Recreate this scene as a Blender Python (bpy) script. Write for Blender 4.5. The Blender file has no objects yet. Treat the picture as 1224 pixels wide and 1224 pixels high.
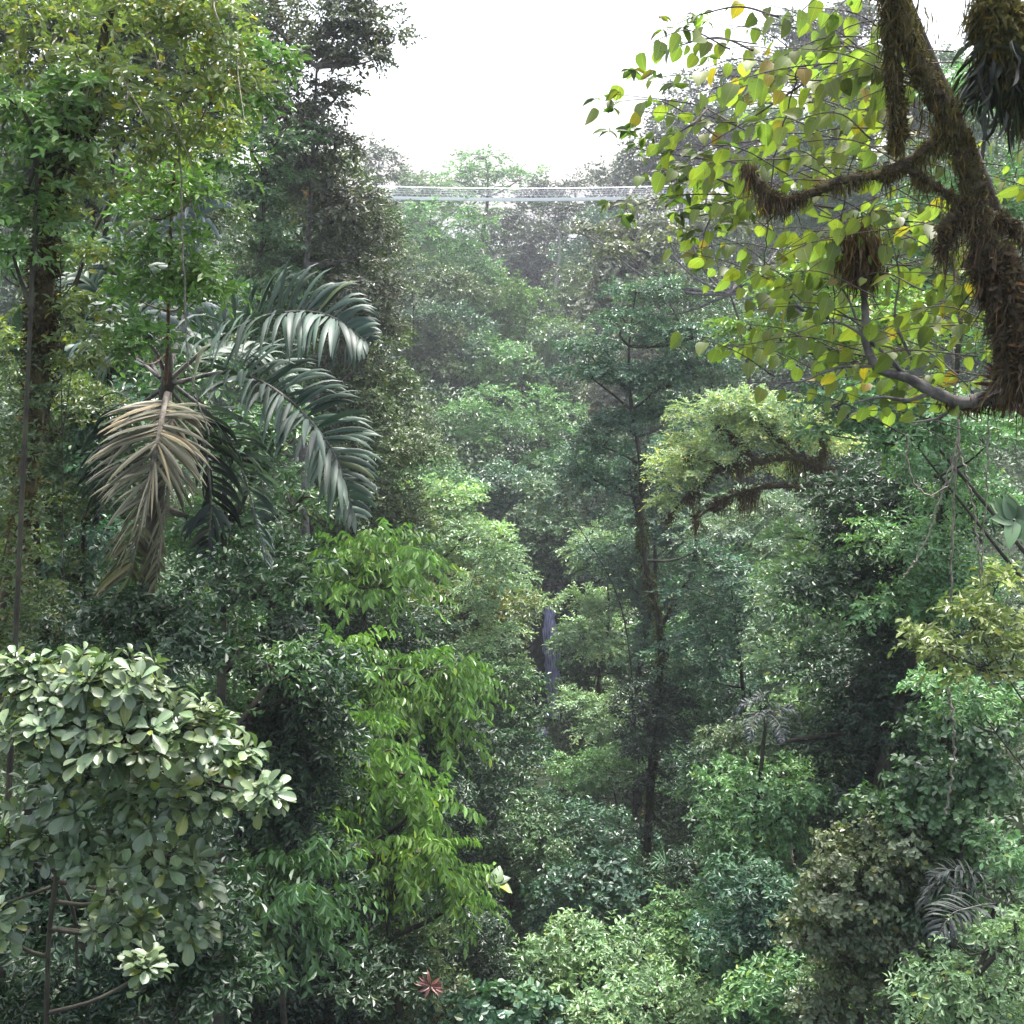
import bpy, math
import numpy as np
from mathutils import Vector

# ------------------------------------------------------------------ camera, sky, sun, exposure
S = bpy.context.scene
C = S.collection
PITCH = math.radians(12.0)
EYE = np.array([0.0, 0.0, 45.0])
FOC = 1442.0                       # focal length in pixels of a 1224 px wide picture
cam_d = bpy.data.cameras.new('camera'); cam = bpy.data.objects.new('camera', cam_d); C.objects.link(cam)
cam_d.sensor_width = 36.0; cam_d.sensor_fit = 'HORIZONTAL'; cam_d.lens = 36.0 * FOC / 1224.0
cam_d.clip_start = 0.1; cam_d.clip_end = 6000
cam.location = EYE; cam.rotation_euler = (math.radians(90) - PITCH, 0, 0)
S.camera = cam

SUN_EL, SUN_AZ = 70.0, 20.0        # degrees; azimuth measured from +Y (view direction) towards +X
w = bpy.data.worlds.new('World'); S.world = w; w.use_nodes = True
nt = w.node_tree; nt.nodes.clear()
sky = nt.nodes.new('ShaderNodeTexSky'); sky.sky_type = 'NISHITA'; sky.sun_disc = False
sky.sun_elevation = math.radians(SUN_EL); sky.sun_rotation = math.radians(SUN_AZ)
sky.air_density = 1.0; sky.dust_density = 6.0; sky.ozone_density = 1.0
hs = nt.nodes.new('ShaderNodeHueSaturation'); hs.inputs['Saturation'].default_value = 0.62
bg = nt.nodes.new('ShaderNodeBackground'); bg.inputs['Strength'].default_value = 0.09
out = nt.nodes.new('ShaderNodeOutputWorld')
nt.links.new(sky.outputs[0], hs.inputs['Color']); nt.links.new(hs.outputs[0], bg.inputs['Color']); nt.links.new(bg.outputs[0], out.inputs['Surface'])

sun_d = bpy.data.lights.new('sun', 'SUN'); sun_d.energy = 1.5; sun_d.angle = math.radians(12); sun_d.color = (1.0, 0.98, 0.94)
sun = bpy.data.objects.new('sun', sun_d); C.objects.link(sun)
el, az = math.radians(SUN_EL), math.radians(SUN_AZ)
sdir = Vector((math.sin(az) * math.cos(el), math.cos(az) * math.cos(el), math.sin(el)))
sun.rotation_euler = sdir.to_track_quat('Z', 'Y').to_euler()

vs = S.view_settings; vs.view_transform = 'Standard'; vs.look = 'None'; vs.gamma = 1.0; vs.exposure = 2.62; vs.use_curve_mapping = False
S.cycles.max_bounces = 8; S.cycles.diffuse_bounces = 3; S.cycles.glossy_bounces = 2; S.cycles.transmission_bounces = 4
S.cycles.volume_bounces = 1; S.cycles.transparent_max_bounces = 8
HAZE = 0.00036

# ------------------------------------------------------------------ helpers
RNG = np.random.default_rng(7)
cp, sp_ = math.cos(PITCH), math.sin(PITCH)

def P(px, py, Y):
    """point at ground distance Y seen at pixel (px, py) of the photograph"""
    u, v = (px - 612.0) / FOC, (612.0 - py) / FOC
    d = np.array([u, cp + v * sp_, -sp_ + v * cp])
    return EYE + d * (Y / d[1])

def mpp(Y):                        # metres per photograph pixel
    return Y / FOC * 1.02

def nrm(a):
    return a / (np.linalg.norm(a, axis=-1, keepdims=True) + 1e-9)

class MB:
    """collects quads as numpy arrays and links them as ONE mesh object"""
    def __init__(s): s.v, s.f, s.r, s.c, s.n = [], [], [], [], 0
    def add(s, v, f, r=None):
        v = np.asarray(v, float).reshape(-1, 3); f = np.asarray(f, int).reshape(-1, 4)
        s.v.append(v); s.f.append(f + s.n); s.n += len(v)
        s.r.append(np.full(len(f), 0.5) if r is None else np.asarray(r, float))
    def build(s, name, mat, parent=None, smooth=False, color=None, label=None):
        v = np.concatenate(s.v); f = np.concatenate(s.f); r = np.concatenate(s.r)
        if parent is not None: v = v - np.array(parent.location)
        me = bpy.data.meshes.new(name)
        me.vertices.add(len(v)); me.vertices.foreach_set('co', v.astype(np.float32).ravel())
        me.loops.add(len(f) * 4); me.loops.foreach_set('vertex_index', f.astype(np.int32).ravel())
        me.polygons.add(len(f)); me.polygons.foreach_set('loop_start', np.arange(0, len(f) * 4, 4, dtype=np.int32))
        me.polygons.foreach_set('use_smooth', np.full(len(f), smooth))
        if s.c and sum(len(q) for q in s.c) == len(v):       # blade coordinates, for the veins
            u = me.attributes.new('blade', 'FLOAT_VECTOR', 'POINT'); u.data.foreach_set('vector', np.concatenate(s.c).astype(np.float32).ravel())
        a = me.attributes.new('rnd', 'FLOAT', 'FACE'); a.data.foreach_set('value', r.astype(np.float32))
        me.update(calc_edges=True)
        me.materials.append(mat)
        o = bpy.data.objects.new(name, me); C.objects.link(o)
        if parent is not None: o.parent = parent
        if color is not None: o.color = (*color, 1)
        if label: o['label'] = label
        return o

def tag(o, label=None, cat=None, group=None, kind=None):
    if label: o['label'] = label
    if cat: o['category'] = cat
    if group: o['group'] = group
    if kind: o['kind'] = kind
    return o

def empty(name, loc):
    o = bpy.data.objects.new(name, None); o.location = tuple(float(x) for x in loc); o.empty_display_size = 0.3; C.objects.link(o); return o

def catmull(pts, n):
    pts = np.asarray(pts, float)
    if len(pts) < 3:
        t = np.linspace(0, 1, n)[:, None]; return pts[0] * (1 - t) + pts[-1] * t
    d = np.linalg.norm(np.diff(pts, axis=0), axis=1)[:, None] + 1e-9; u = np.diff(pts, axis=0) / d      # tangents weighted by segment length: no overshoot
    m = np.vstack([u[:1], (u[:-1] * d[1:] + u[1:] * d[:-1]) / (d[:-1] + d[1:]), u[-1:]])
    ts = np.linspace(0, len(pts) - 1 - 1e-6, n); i = ts.astype(int); t = (ts - i)[:, None]
    return ((2 * t ** 3 - 3 * t ** 2 + 1) * pts[i] + (t ** 3 - 2 * t ** 2 + t) * m[i] * d[i] * .98
            + (-2 * t ** 3 + 3 * t ** 2) * pts[i + 1] + (t ** 3 - t ** 2) * m[i + 1] * d[i] * .98)

def tube(mb, pts, radii, segs=6, bump=0.0, rng=RNG):
    pts = np.asarray(pts, float); n = len(pts)
    radii = np.broadcast_to(np.asarray(radii, float), (n,)) if np.ndim(radii) == 0 else np.asarray(radii, float)
    if len(radii) != n: radii = np.interp(np.linspace(0, 1, n), np.linspace(0, 1, len(radii)), radii)
    T = nrm(np.gradient(pts, axis=0))
    ref = np.array([0.31, 0.95, 0.1]); ref = ref / np.linalg.norm(ref)
    if abs(np.mean(T @ ref)) > 0.85: ref = np.array([0.9, 0.1, 0.42])
    A = nrm(np.cross(T, ref)); B = np.cross(T, A)
    th = np.linspace(0, 2 * np.pi, segs, endpoint=False)
    rr = radii[:, None] * (1 + bump * rng.normal(size=(n, segs)))
    v = pts[:, None] + rr[..., None] * (np.cos(th)[None, :, None] * A[:, None] + np.sin(th)[None, :, None] * B[:, None])
    i = np.arange(n - 1)[:, None] * segs; j = np.arange(segs)[None]; j2 = (j + 1) % segs
    f = np.stack([i + j, i + j2, i + segs + j2, i + segs + j], -1).reshape(-1, 4)
    mb.add(v.reshape(-1, 3), f, rng.random(len(f)))

# leaf templates: rows across (x), along (y), out of plane (z)
TQ = (np.array([[0, 0, 0], [.5, .5, .07], [0, 1, -.16], [-.5, .5, .07]]), np.array([[0, 1, 2, 3]]))
TM = (np.array([[0, 0, 0], [.40, .28, .07], [.42, .64, .05], [0, 1, -.14], [-.42, .64, .05], [-.40, .28, .07]]),
      np.array([[0, 1, 2, 3], [0, 3, 4, 5]]))
def rows_template(ys, ws, fold=.16, curve=.2):
    v, f = [], []
    for y, w_ in zip(ys, ws):
        z = -curve * y * y
        v += [[-w_, y, z + fold * w_], [0, y, z], [w_, y, z + fold * w_]]
    for i in range(len(ys) - 1):
        a = i * 3; f += [[a, a + 1, a + 4, a + 3], [a + 1, a + 2, a + 5, a + 4]]
    return np.array(v, float), np.array(f)
TOBOV = rows_template([0, .14, .35, .58, .78, .92, 1.0], [.02, .12, .34, .48, .50, .34, .05], .22, .10)
THEART = rows_template([0.0, .08, .25, .45, .68, .86, 1.0], [.18, .42, .50, .49, .36, .17, .01], .22, .2)
TLANCE = rows_template([0, .25, .55, .8, 1.0], [.03, .40, .5, .32, .01], .25, .3)

def leaves(mb, pos, axis, normal, L, W, tpl, rng, rnd=None):
    tv, tf = tpl; n = len(pos)
    if n == 0: return
    A = nrm(axis); N = nrm(normal - (normal * A).sum(-1, keepdims=True) * A); X = np.cross(A, N)
    L = np.broadcast_to(np.asarray(L, float), (n,)); W = np.broadcast_to(np.asarray(W, float), (n,))
    v = (pos[:, None] + tv[None, :, 1:2] * (A * L[:, None])[:, None] + tv[None, :, 0:1] * (X * W[:, None])[:, None]
         + tv[None, :, 2:3] * (N * L[:, None])[:, None])
    f = (np.arange(n)[:, None, None] * len(tv) + tf[None]).reshape(-1, 4)
    if rnd is None: rnd = rng.random(n)
    mb.add(v.reshape(-1, 3), f, np.repeat(rnd, len(tf)))
    if len(tv) > 6: mb.c.append(np.tile(np.stack([tv[:, 0], tv[:, 1], tv[:, 1] * 0], -1), (n, 1)))

UP = np.array([0, 0, 1.0])

def twig_leaves(mb, base, d, tdir, sp, L, rng, k, tone=.5):
    """k leaves alternating along each twig; base (n,3) twig roots, d outward, tdir twig direction"""
    n = len(base)
    t = np.tile((np.arange(k) + .6) / k, (n, 1)) * rng.uniform(.85, 1.1, (n, 1))
    tl = L * sp['twig']
    ph = np.arange(k)[None] * 2.4 + rng.uniform(0, 6.28, (n, 1))
    a = nrm(np.cross(tdir, UP + 0.01)); b = np.cross(tdir, a)
    side = a[:, None] * np.cos(ph)[..., None] * 1.0 + b[:, None] * np.sin(ph)[..., None] * sp['spread']
    sag = np.zeros((n, k, 3)); sag[..., 2] = -(t ** 2) * tl * sp['sag']
    pos = base[:, None] + tdir[:, None] * (t * tl)[..., None] + sag
    ax = tdir[:, None] * sp['fwd'] + side * 0.85 + np.array([0, 0, -sp['droop']]) + rng.normal(size=(n, k, 3)) * .18
    nn = UP * sp['up'] * .55 + d[:, None] * 1.1 + rng.normal(size=(n, k, 3)) * sp['rough'] * .8
    tw = rng.random((n, 1)) * .34 + tone * .36
    r = np.clip(tw + rng.random((n, k)) * .30, 0, .999)
    Ls = L * rng.uniform(.7, 1.15, n * k)
    leaves(mb, pos.reshape(-1, 3), ax.reshape(-1, 3), nn.reshape(-1, 3), Ls, Ls * sp['wr'], sp['tpl'], rng, r.ravel())

SPEC = {  # leaf proportion and habit of each kind of foliage
 'broad':  dict(wr=.50, twig=2.6, spread=.5, sag=.30, fwd=.6, droop=.25, up=1.2, rough=.45, k=8, tpl=TQ, L=.26, dens=1.0, flat=.62),
 'fine':   dict(wr=.48, twig=3.2, spread=.6, sag=.25, fwd=.7, droop=.15, up=1.0, rough=.55, k=9, tpl=TQ, L=.15, dens=1.0, flat=.8),
 'tier':   dict(wr=.46, twig=3.4, spread=.25, sag=.35, fwd=.7, droop=.12, up=1.7, rough=.3, k=9, tpl=TQ, L=.26, dens=1.15, flat=.36),
 'droop':  dict(wr=.42, twig=4.2, spread=.35, sag=.40, fwd=.4, droop=.95, up=.7, rough=.35, k=13, tpl=TM, L=.24, dens=.9, flat=.5),
 'round':  dict(wr=.78, twig=2.4, spread=.6, sag=.25, fwd=.4, droop=.35, up=1.0, rough=.5, k=8, tpl=TM, L=.22, dens=1.0, flat=.7),
 'mid':    dict(wr=.48, twig=2.8, spread=.5, sag=.30, fwd=.6, droop=.3, up=1.1, rough=.45, k=8, tpl=TM, L=.17, dens=1.0, flat=.6),
}

def foliage(mb, blobs, sp, L, rng, dens=1.0, gap=0.0):
    """blobs: list of (centre, rx, ry, rz). Every blob breaks up into lobes, every lobe carries twigs, every twig leaves."""
    tips = []
    for c, rx, ry, rz in blobs:
        c = np.asarray(c, float); R = np.array([rx, ry, rz])
        nl = int(np.clip(5 + 4.0 * (rx / (L * 8)) ** 1.3, 5, 24))
        d = rng.normal(size=(nl, 3)); d[:, 2] = np.abs(d[:, 2]) * .9 - .35; d = nrm(d)
        lc = c + d * R * rng.uniform(.30, 1.0, (nl, 1))
        lr = min(rx, rz * 1.8) * rng.uniform(.20, .50, nl)
        tips.append(lc)
        for q in range(nl):
            r3 = np.array([lr[q] * 1.1, lr[q] * 1.1, lr[q] * sp['flat']])
            area = 4.5 * lr[q] * lr[q] * (0.5 + sp['flat'] * .7)
            nt_ = int(np.clip(area * dens * sp['dens'] * (1 - gap) * 2.3 / (L * L * 2.1), 6, 1300))
            dd = rng.normal(size=(nt_, 3)); dd[:, 2] = np.where(dd[:, 2] < 0, dd[:, 2] * .45, dd[:, 2]); dd = nrm(dd)
            base = lc[q] + dd * r3 * np.where(rng.random((nt_, 1)) < .8, rng.uniform(.86, 1.05, (nt_, 1)), rng.uniform(.4, .86, (nt_, 1)))
            td = dd.copy(); td[:, 2] = td[:, 2] * .35 + .08
            out_ = nrm((lc[q] - c) / R + 1e-6)
            td = nrm(td + out_ * .45 + rng.normal(size=td.shape) * .3)
            twig_leaves(mb, base, dd, td, sp, L * rng.uniform(.85, 1.22), rng, sp['k'], rng.random())
    return tips

# ------------------------------------------------------------------ materials
def new_mat(name):
    m = bpy.data.materials.new(name); m.use_nodes = True; m.node_tree.nodes.clear(); return m, m.node_tree.nodes, m.node_tree.links

def leaf_mat(name, transl=.28, rough=.42, yellow=.03, warm=(1.6, 1.25, .6), lo=.38, hi=1.8, spec=.6, tint=(1.12, 1.06, .78), veins=0, nscale=.55):
    m, N, K = new_mat(name)
    oi = N.new('ShaderNodeObjectInfo'); at = N.new('ShaderNodeAttribute'); at.attribute_name = 'rnd'
    wn = N.new('ShaderNodeTexWhiteNoise'); wn.noise_dimensions = '1D'; K.new(at.outputs['Fac'], wn.inputs['W'])
    geo = N.new('ShaderNodeNewGeometry')
    ns = N.new('ShaderNodeTexNoise'); ns.inputs['Scale'].default_value = nscale; ns.inputs['Detail'].default_value = 3
    K.new(geo.outputs['Position'], ns.inputs['Vector'])
    mr = N.new('ShaderNodeMapRange'); mr.inputs['To Min'].default_value = lo; mr.inputs['To Max'].default_value = hi
    K.new(at.outputs['Fac'], mr.inputs['Value'])
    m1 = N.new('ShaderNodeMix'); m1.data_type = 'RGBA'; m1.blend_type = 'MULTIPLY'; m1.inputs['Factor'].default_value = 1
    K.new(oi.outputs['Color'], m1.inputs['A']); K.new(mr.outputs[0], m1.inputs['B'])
    r2 = N.new('ShaderNodeMapRange'); r2.inputs['From Min'].default_value = .42; r2.inputs['From Max'].default_value = .66
    K.new(ns.outputs['Fac'], r2.inputs['Value'])
    m2 = N.new('ShaderNodeMix'); m2.data_type = 'RGBA'; m2.blend_type = 'MULTIPLY'; m2.inputs['B'].default_value = (*tint, 1)
    K.new(r2.outputs[0], m2.inputs['Factor']); K.new(m1.outputs['Result'], m2.inputs['A'])
    gt = N.new('ShaderNodeMath'); gt.operation = 'LESS_THAN'; gt.inputs[1].default_value = yellow; K.new(wn.outputs['Value'], gt.inputs[0])
    m3 = N.new('ShaderNodeMix'); m3.data_type = 'RGBA'; m3.blend_type = 'MULTIPLY'; m3.inputs['B'].default_value = (*warm, 1)
    K.new(gt.outputs[0], m3.inputs['Factor']); K.new(m2.outputs['Result'], m3.inputs['A'])
    pb = N.new('ShaderNodeBsdfPrincipled'); pb.inputs['Roughness'].default_value = rough; pb.inputs['Specular IOR Level'].default_value = spec
    if veins:
        def mth(op, a, b=None):
            n_ = N.new('ShaderNodeMath'); n_.operation = op
            for i_, q_ in enumerate((a, b)):
                if q_ is None: continue
                if isinstance(q_, (int, float)): n_.inputs[i_].default_value = q_
                else: K.new(q_, n_.inputs[i_])
            return n_.outputs[0]
        ab = N.new('ShaderNodeAttribute'); ab.attribute_name = 'blade'; sx = N.new('ShaderNodeSeparateXYZ'); K.new(ab.outputs['Vector'], sx.inputs[0])
        ax_ = mth('ABSOLUTE', sx.outputs[0]); mid = mth('LESS_THAN', ax_, .022)
        fr = mth('FRACT', mth('SUBTRACT', mth('MULTIPLY', sx.outputs[1], 7.0), mth('MULTIPLY', ax_, 5.0))); sv = mth('MULTIPLY', mth('LESS_THAN', fr, .13), .55)
        vf = mth('MULTIPLY', mth('MAXIMUM', mid, sv), veins)
        mv = N.new('ShaderNodeMix'); mv.data_type = 'RGBA'; mv.blend_type = 'MULTIPLY'; mv.inputs['B'].default_value = (1.55, 1.45, 1.5, 1); K.new(vf, mv.inputs['Factor']); K.new(m3.outputs['Result'], mv.inputs['A'])
        n2 = N.new('ShaderNodeTexNoise'); n2.inputs['Scale'].default_value = 38; n2.inputs['Detail'].default_value = 2; K.new(geo.outputs['Position'], n2.inputs['Vector'])
        sp2 = N.new('ShaderNodeMapRange'); sp2.inputs['From Min'].default_value = .66; sp2.inputs['From Max'].default_value = .72; K.new(n2.outputs['Fac'], sp2.inputs['Value'])
        m5 = N.new('ShaderNodeMix'); m5.data_type = 'RGBA'; m5.blend_type = 'MULTIPLY'; m5.inputs['B'].default_value = (.75, .5, .35, 1); K.new(sp2.outputs[0], m5.inputs['Factor']); K.new(mv.outputs['Result'], m5.inputs['A']); m3 = m5
    K.new(m3.outputs['Result'], pb.inputs['Base Color'])
    tr = N.new('ShaderNodeBsdfTranslucent')
    m4 = N.new('ShaderNodeMix'); m4.data_type = 'RGBA'; m4.blend_type = 'MULTIPLY'; m4.inputs['Factor'].default_value = 1; m4.inputs['B'].default_value = (1.25, 1.6, .75, 1)
    K.new(m3.outputs['Result'], m4.inputs['A']); K.new(m4.outputs['Result'], tr.inputs['Color'])
    mx = N.new('ShaderNodeMixShader'); mx.inputs[0].default_value = transl
    K.new(pb.outputs[0], mx.inputs[1]); K.new(tr.outputs[0], mx.inputs[2])
    o = N.new('ShaderNodeOutputMaterial'); K.new(mx.outputs[0], o.inputs['Surface'])
    return m

def bark_mat(name, c1, c2, scale=6, rough=.9, bump=.5):
    m, N, K = new_mat(name)
    g = N.new('ShaderNodeNewGeometry'); ns = N.new('ShaderNodeTexNoise'); ns.inputs['Scale'].default_value = scale; ns.inputs['Detail'].default_value = 8; ns.inputs['Roughness'].default_value = .65
    K.new(g.outputs['Position'], ns.inputs['Vector'])
    cr = N.new('ShaderNodeValToRGB'); cr.color_ramp.elements[0].color = (*c1, 1); cr.color_ramp.elements[1].color = (*c2, 1)
    cr.color_ramp.elements[0].position = .38; cr.color_ramp.elements[1].position = .64
    K.new(ns.outputs['Fac'], cr.inputs[0])
    pb = N.new('ShaderNodeBsdfPrincipled'); pb.inputs['Roughness'].default_value = rough; K.new(cr.outputs[0], pb.inputs['Base Color'])
    bp = N.new('ShaderNodeBump'); bp.inputs['Strength'].default_value = bump; bp.inputs['Distance'].default_value = .05
    K.new(ns.outputs['Fac'], bp.inputs['Height']); K.new(bp.outputs[0], pb.inputs['Normal'])
    o = N.new('ShaderNodeOutputMaterial'); K.new(pb.outputs[0], o.inputs['Surface'])
    return m

M = {}
M['leaf'] = leaf_mat('tree_foliage', .22, .38)
M['leaf_gloss'] = leaf_mat('glossy_foliage', .22, .36, .02, spec=.5)
M['leaf_pale'] = leaf_mat('pale_obovate_leaf', .15, .36, .05, warm=(1.4, 1.15, .45), lo=.4, hi=1.5, tint=(1.15, 1.05, .65), veins=.8, nscale=3.0)
M['leaf_thin'] = leaf_mat('thin_backlit_leaf', .55, .45, .05, warm=(1.7, 1.0, .6), lo=.30, hi=1.4, tint=(1.25, 1.0, .6), veins=.9, nscale=3.0)
M['leaf_yellow'] = leaf_mat('yellowing_foliage', .30, .40, .08, warm=(1.8, 1.25, .5), lo=.45, hi=1.65)
M['frond'] = leaf_mat('palm_leaflet', .12, .50, .03, lo=.6, hi=1.5, tint=(1.05, 1.1, .8), spec=.35)
M['frond_dead'] = leaf_mat('dry_palm_leaflet', .12, .6, .10, warm=(1.4, 1.2, 1.0), lo=.45, hi=1.6, spec=.3, tint=(1.0, 1.1, .75))
M['under'] = leaf_mat('undergrowth_leaf', .2, .5, .02, lo=.5, hi=1.5)
M['moss'] = leaf_mat('hanging_moss', .15, .9, .10, warm=(1.8, 1.3, .8), lo=.4, hi=1.7, spec=.1, tint=(1.1, 1.3, .7))
M['bark'] = bark_mat('dark_mossy_bark', (.018, .014, .011), (.06, .058, .035), 3)
M['bark_moss'] = bark_mat('thick_moss_bark', (.03, .018, .016), (.105, .09, .035), 9, 1.0, 1.0)
M['bark_red'] = bark_mat('reddish_bark', (.07, .03, .025), (.14, .09, .06), 8)
M['bark_grey'] = bark_mat('grey_bark', (.05, .045, .045), (.22, .20, .18), 5)
M['bark_pale'] = bark_mat('pale_bark', (.25, .22, .20), (.45, .42, .38), 5)
M['vine'] = bark_mat('liana_bark', (.10, .085, .07), (.28, .25, .20), 12)
M['vine_dark'] = bark_mat('dark_twig_bark', (.03, .022, .02), (.09, .07, .05), 12)
M['ground'] = bark_mat('mossy_forest_soil', (.008, .012, .007), (.03, .055, .02), 1.6, 1.0, 1.0)
M['rock'] = bark_mat('wet_dark_rock', (.012, .010, .016), (.075, .06, .075), .9, .45, 1.0)
M['earth'] = bark_mat('bare_red_earth', (.10, .05, .04), (.24, .15, .12), 2.0, .9, .6)

# ------------------------------------------------------------------ terrain
CREEK = lambda y: np.interp(y, [0, 60, 100, 160, 260], [0.0, 1.8, 3.05, 2.0, 3.0])
def hfun(x, y):
    x = np.asarray(x, float); y = np.asarray(y, float)
    base = np.interp(y, [-60, 0, 60, 95, 97.5, 99.8, 102, 130, 180, 240, 285, 420, 1500], [-4, 0, 2.0, 3.0, 5.1, 5.3, 14.8, 19, 28, 40, 39, 0, 0])
    dx = np.abs(x - CREEK(y))
    wv = np.interp(y, [0, 60, 100, 150, 260], [1.6, 1.6, 1.6, 4, 10])
    sl = np.interp(y, [0, 30, 45, 60, 100, 150, 190, 260], [2.8, 2.8, 2.1, 1.5, 1.3, 1.2, .7, .2])
    side = np.maximum(dx - wv, 0) * sl
    side = 44 * (1 - np.exp(-side / 44))
    side = side * np.interp(y, [-60, 260, 500], [1, 1, 0.1])
    nz = (np.sin(x * .31 + y * .17) * np.cos(y * .23 - x * .11) + .5 * np.sin(x * .7 + 1) * np.sin(y * .6)) * np.clip(dx / 8, 0, 1)
    return base + side + nz

def build_ground():
    xs = np.concatenate([np.linspace(-2500, -120, 20), np.arange(-110, 110.1, 2.0), np.linspace(120, 2500, 20)])
    ys = np.concatenate([np.linspace(-1500, -70, 12), np.arange(-60, 96, 2.0), np.arange(96, 104, .5), np.arange(104, 300, 2.5), np.linspace(305, 4500, 26)])
    X, Y = np.meshgrid(xs, ys); Z = hfun(X, Y)
    v = np.stack([X, Y, Z], -1).reshape(-1, 3)
    nx, ny = len(xs), len(ys); i = np.arange(ny - 1)[:, None] * nx; j = np.arange(nx - 1)[None]
    f = np.stack([i + j, i + j + 1, i + j + nx + 1, i + j + nx], -1).reshape(-1, 4)
    mb = MB(); mb.add(v, f); g = mb.build('ground', M['ground'], smooth=True)
    tag(g, 'steep dark earth sides and floor of the ravine under the trees', kind='structure')
build_ground()

# haze: the pale air that far trees fade into
hm, N, K = new_mat('pale_damp_air')
pv = N.new('ShaderNodeVolumePrincipled'); pv.inputs['Color'].default_value = (.86, .87, 1.0, 1); pv.inputs['Density'].default_value = HAZE; pv.inputs['Anisotropy'].default_value = .35
o_ = N.new('ShaderNodeOutputMaterial'); K.new(pv.outputs[0], o_.inputs['Volume'])
mb = MB()
x0, x1, y0, y1, z0, z1 = -2600, 2600, -1600, 4600, -12, 78
mb.add([[x0, y0, z0], [x1, y0, z0], [x1, y1, z0], [x0, y1, z0], [x0, y0, z1], [x1, y0, z1], [x1, y1, z1], [x0, y1, z1]],
       [[0, 3, 2, 1], [4, 5, 6, 7], [0, 1, 5, 4], [1, 2, 6, 5], [2, 3, 7, 6], [3, 0, 4, 7]])
tag(mb.build('haze', hm), 'pale damp air between the trees', kind='stuff')

# ------------------------------------------------------------------ trees
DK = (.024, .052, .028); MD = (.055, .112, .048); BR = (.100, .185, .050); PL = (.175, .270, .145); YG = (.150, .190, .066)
OL = (.070, .105, .045); BG = (.052, .112, .074); PU = (.060, .075, .062); LG = (.115, .220, .100); BN = (.125, .140, .095); GY = (.130, .190, .130)
TREES = []

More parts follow.
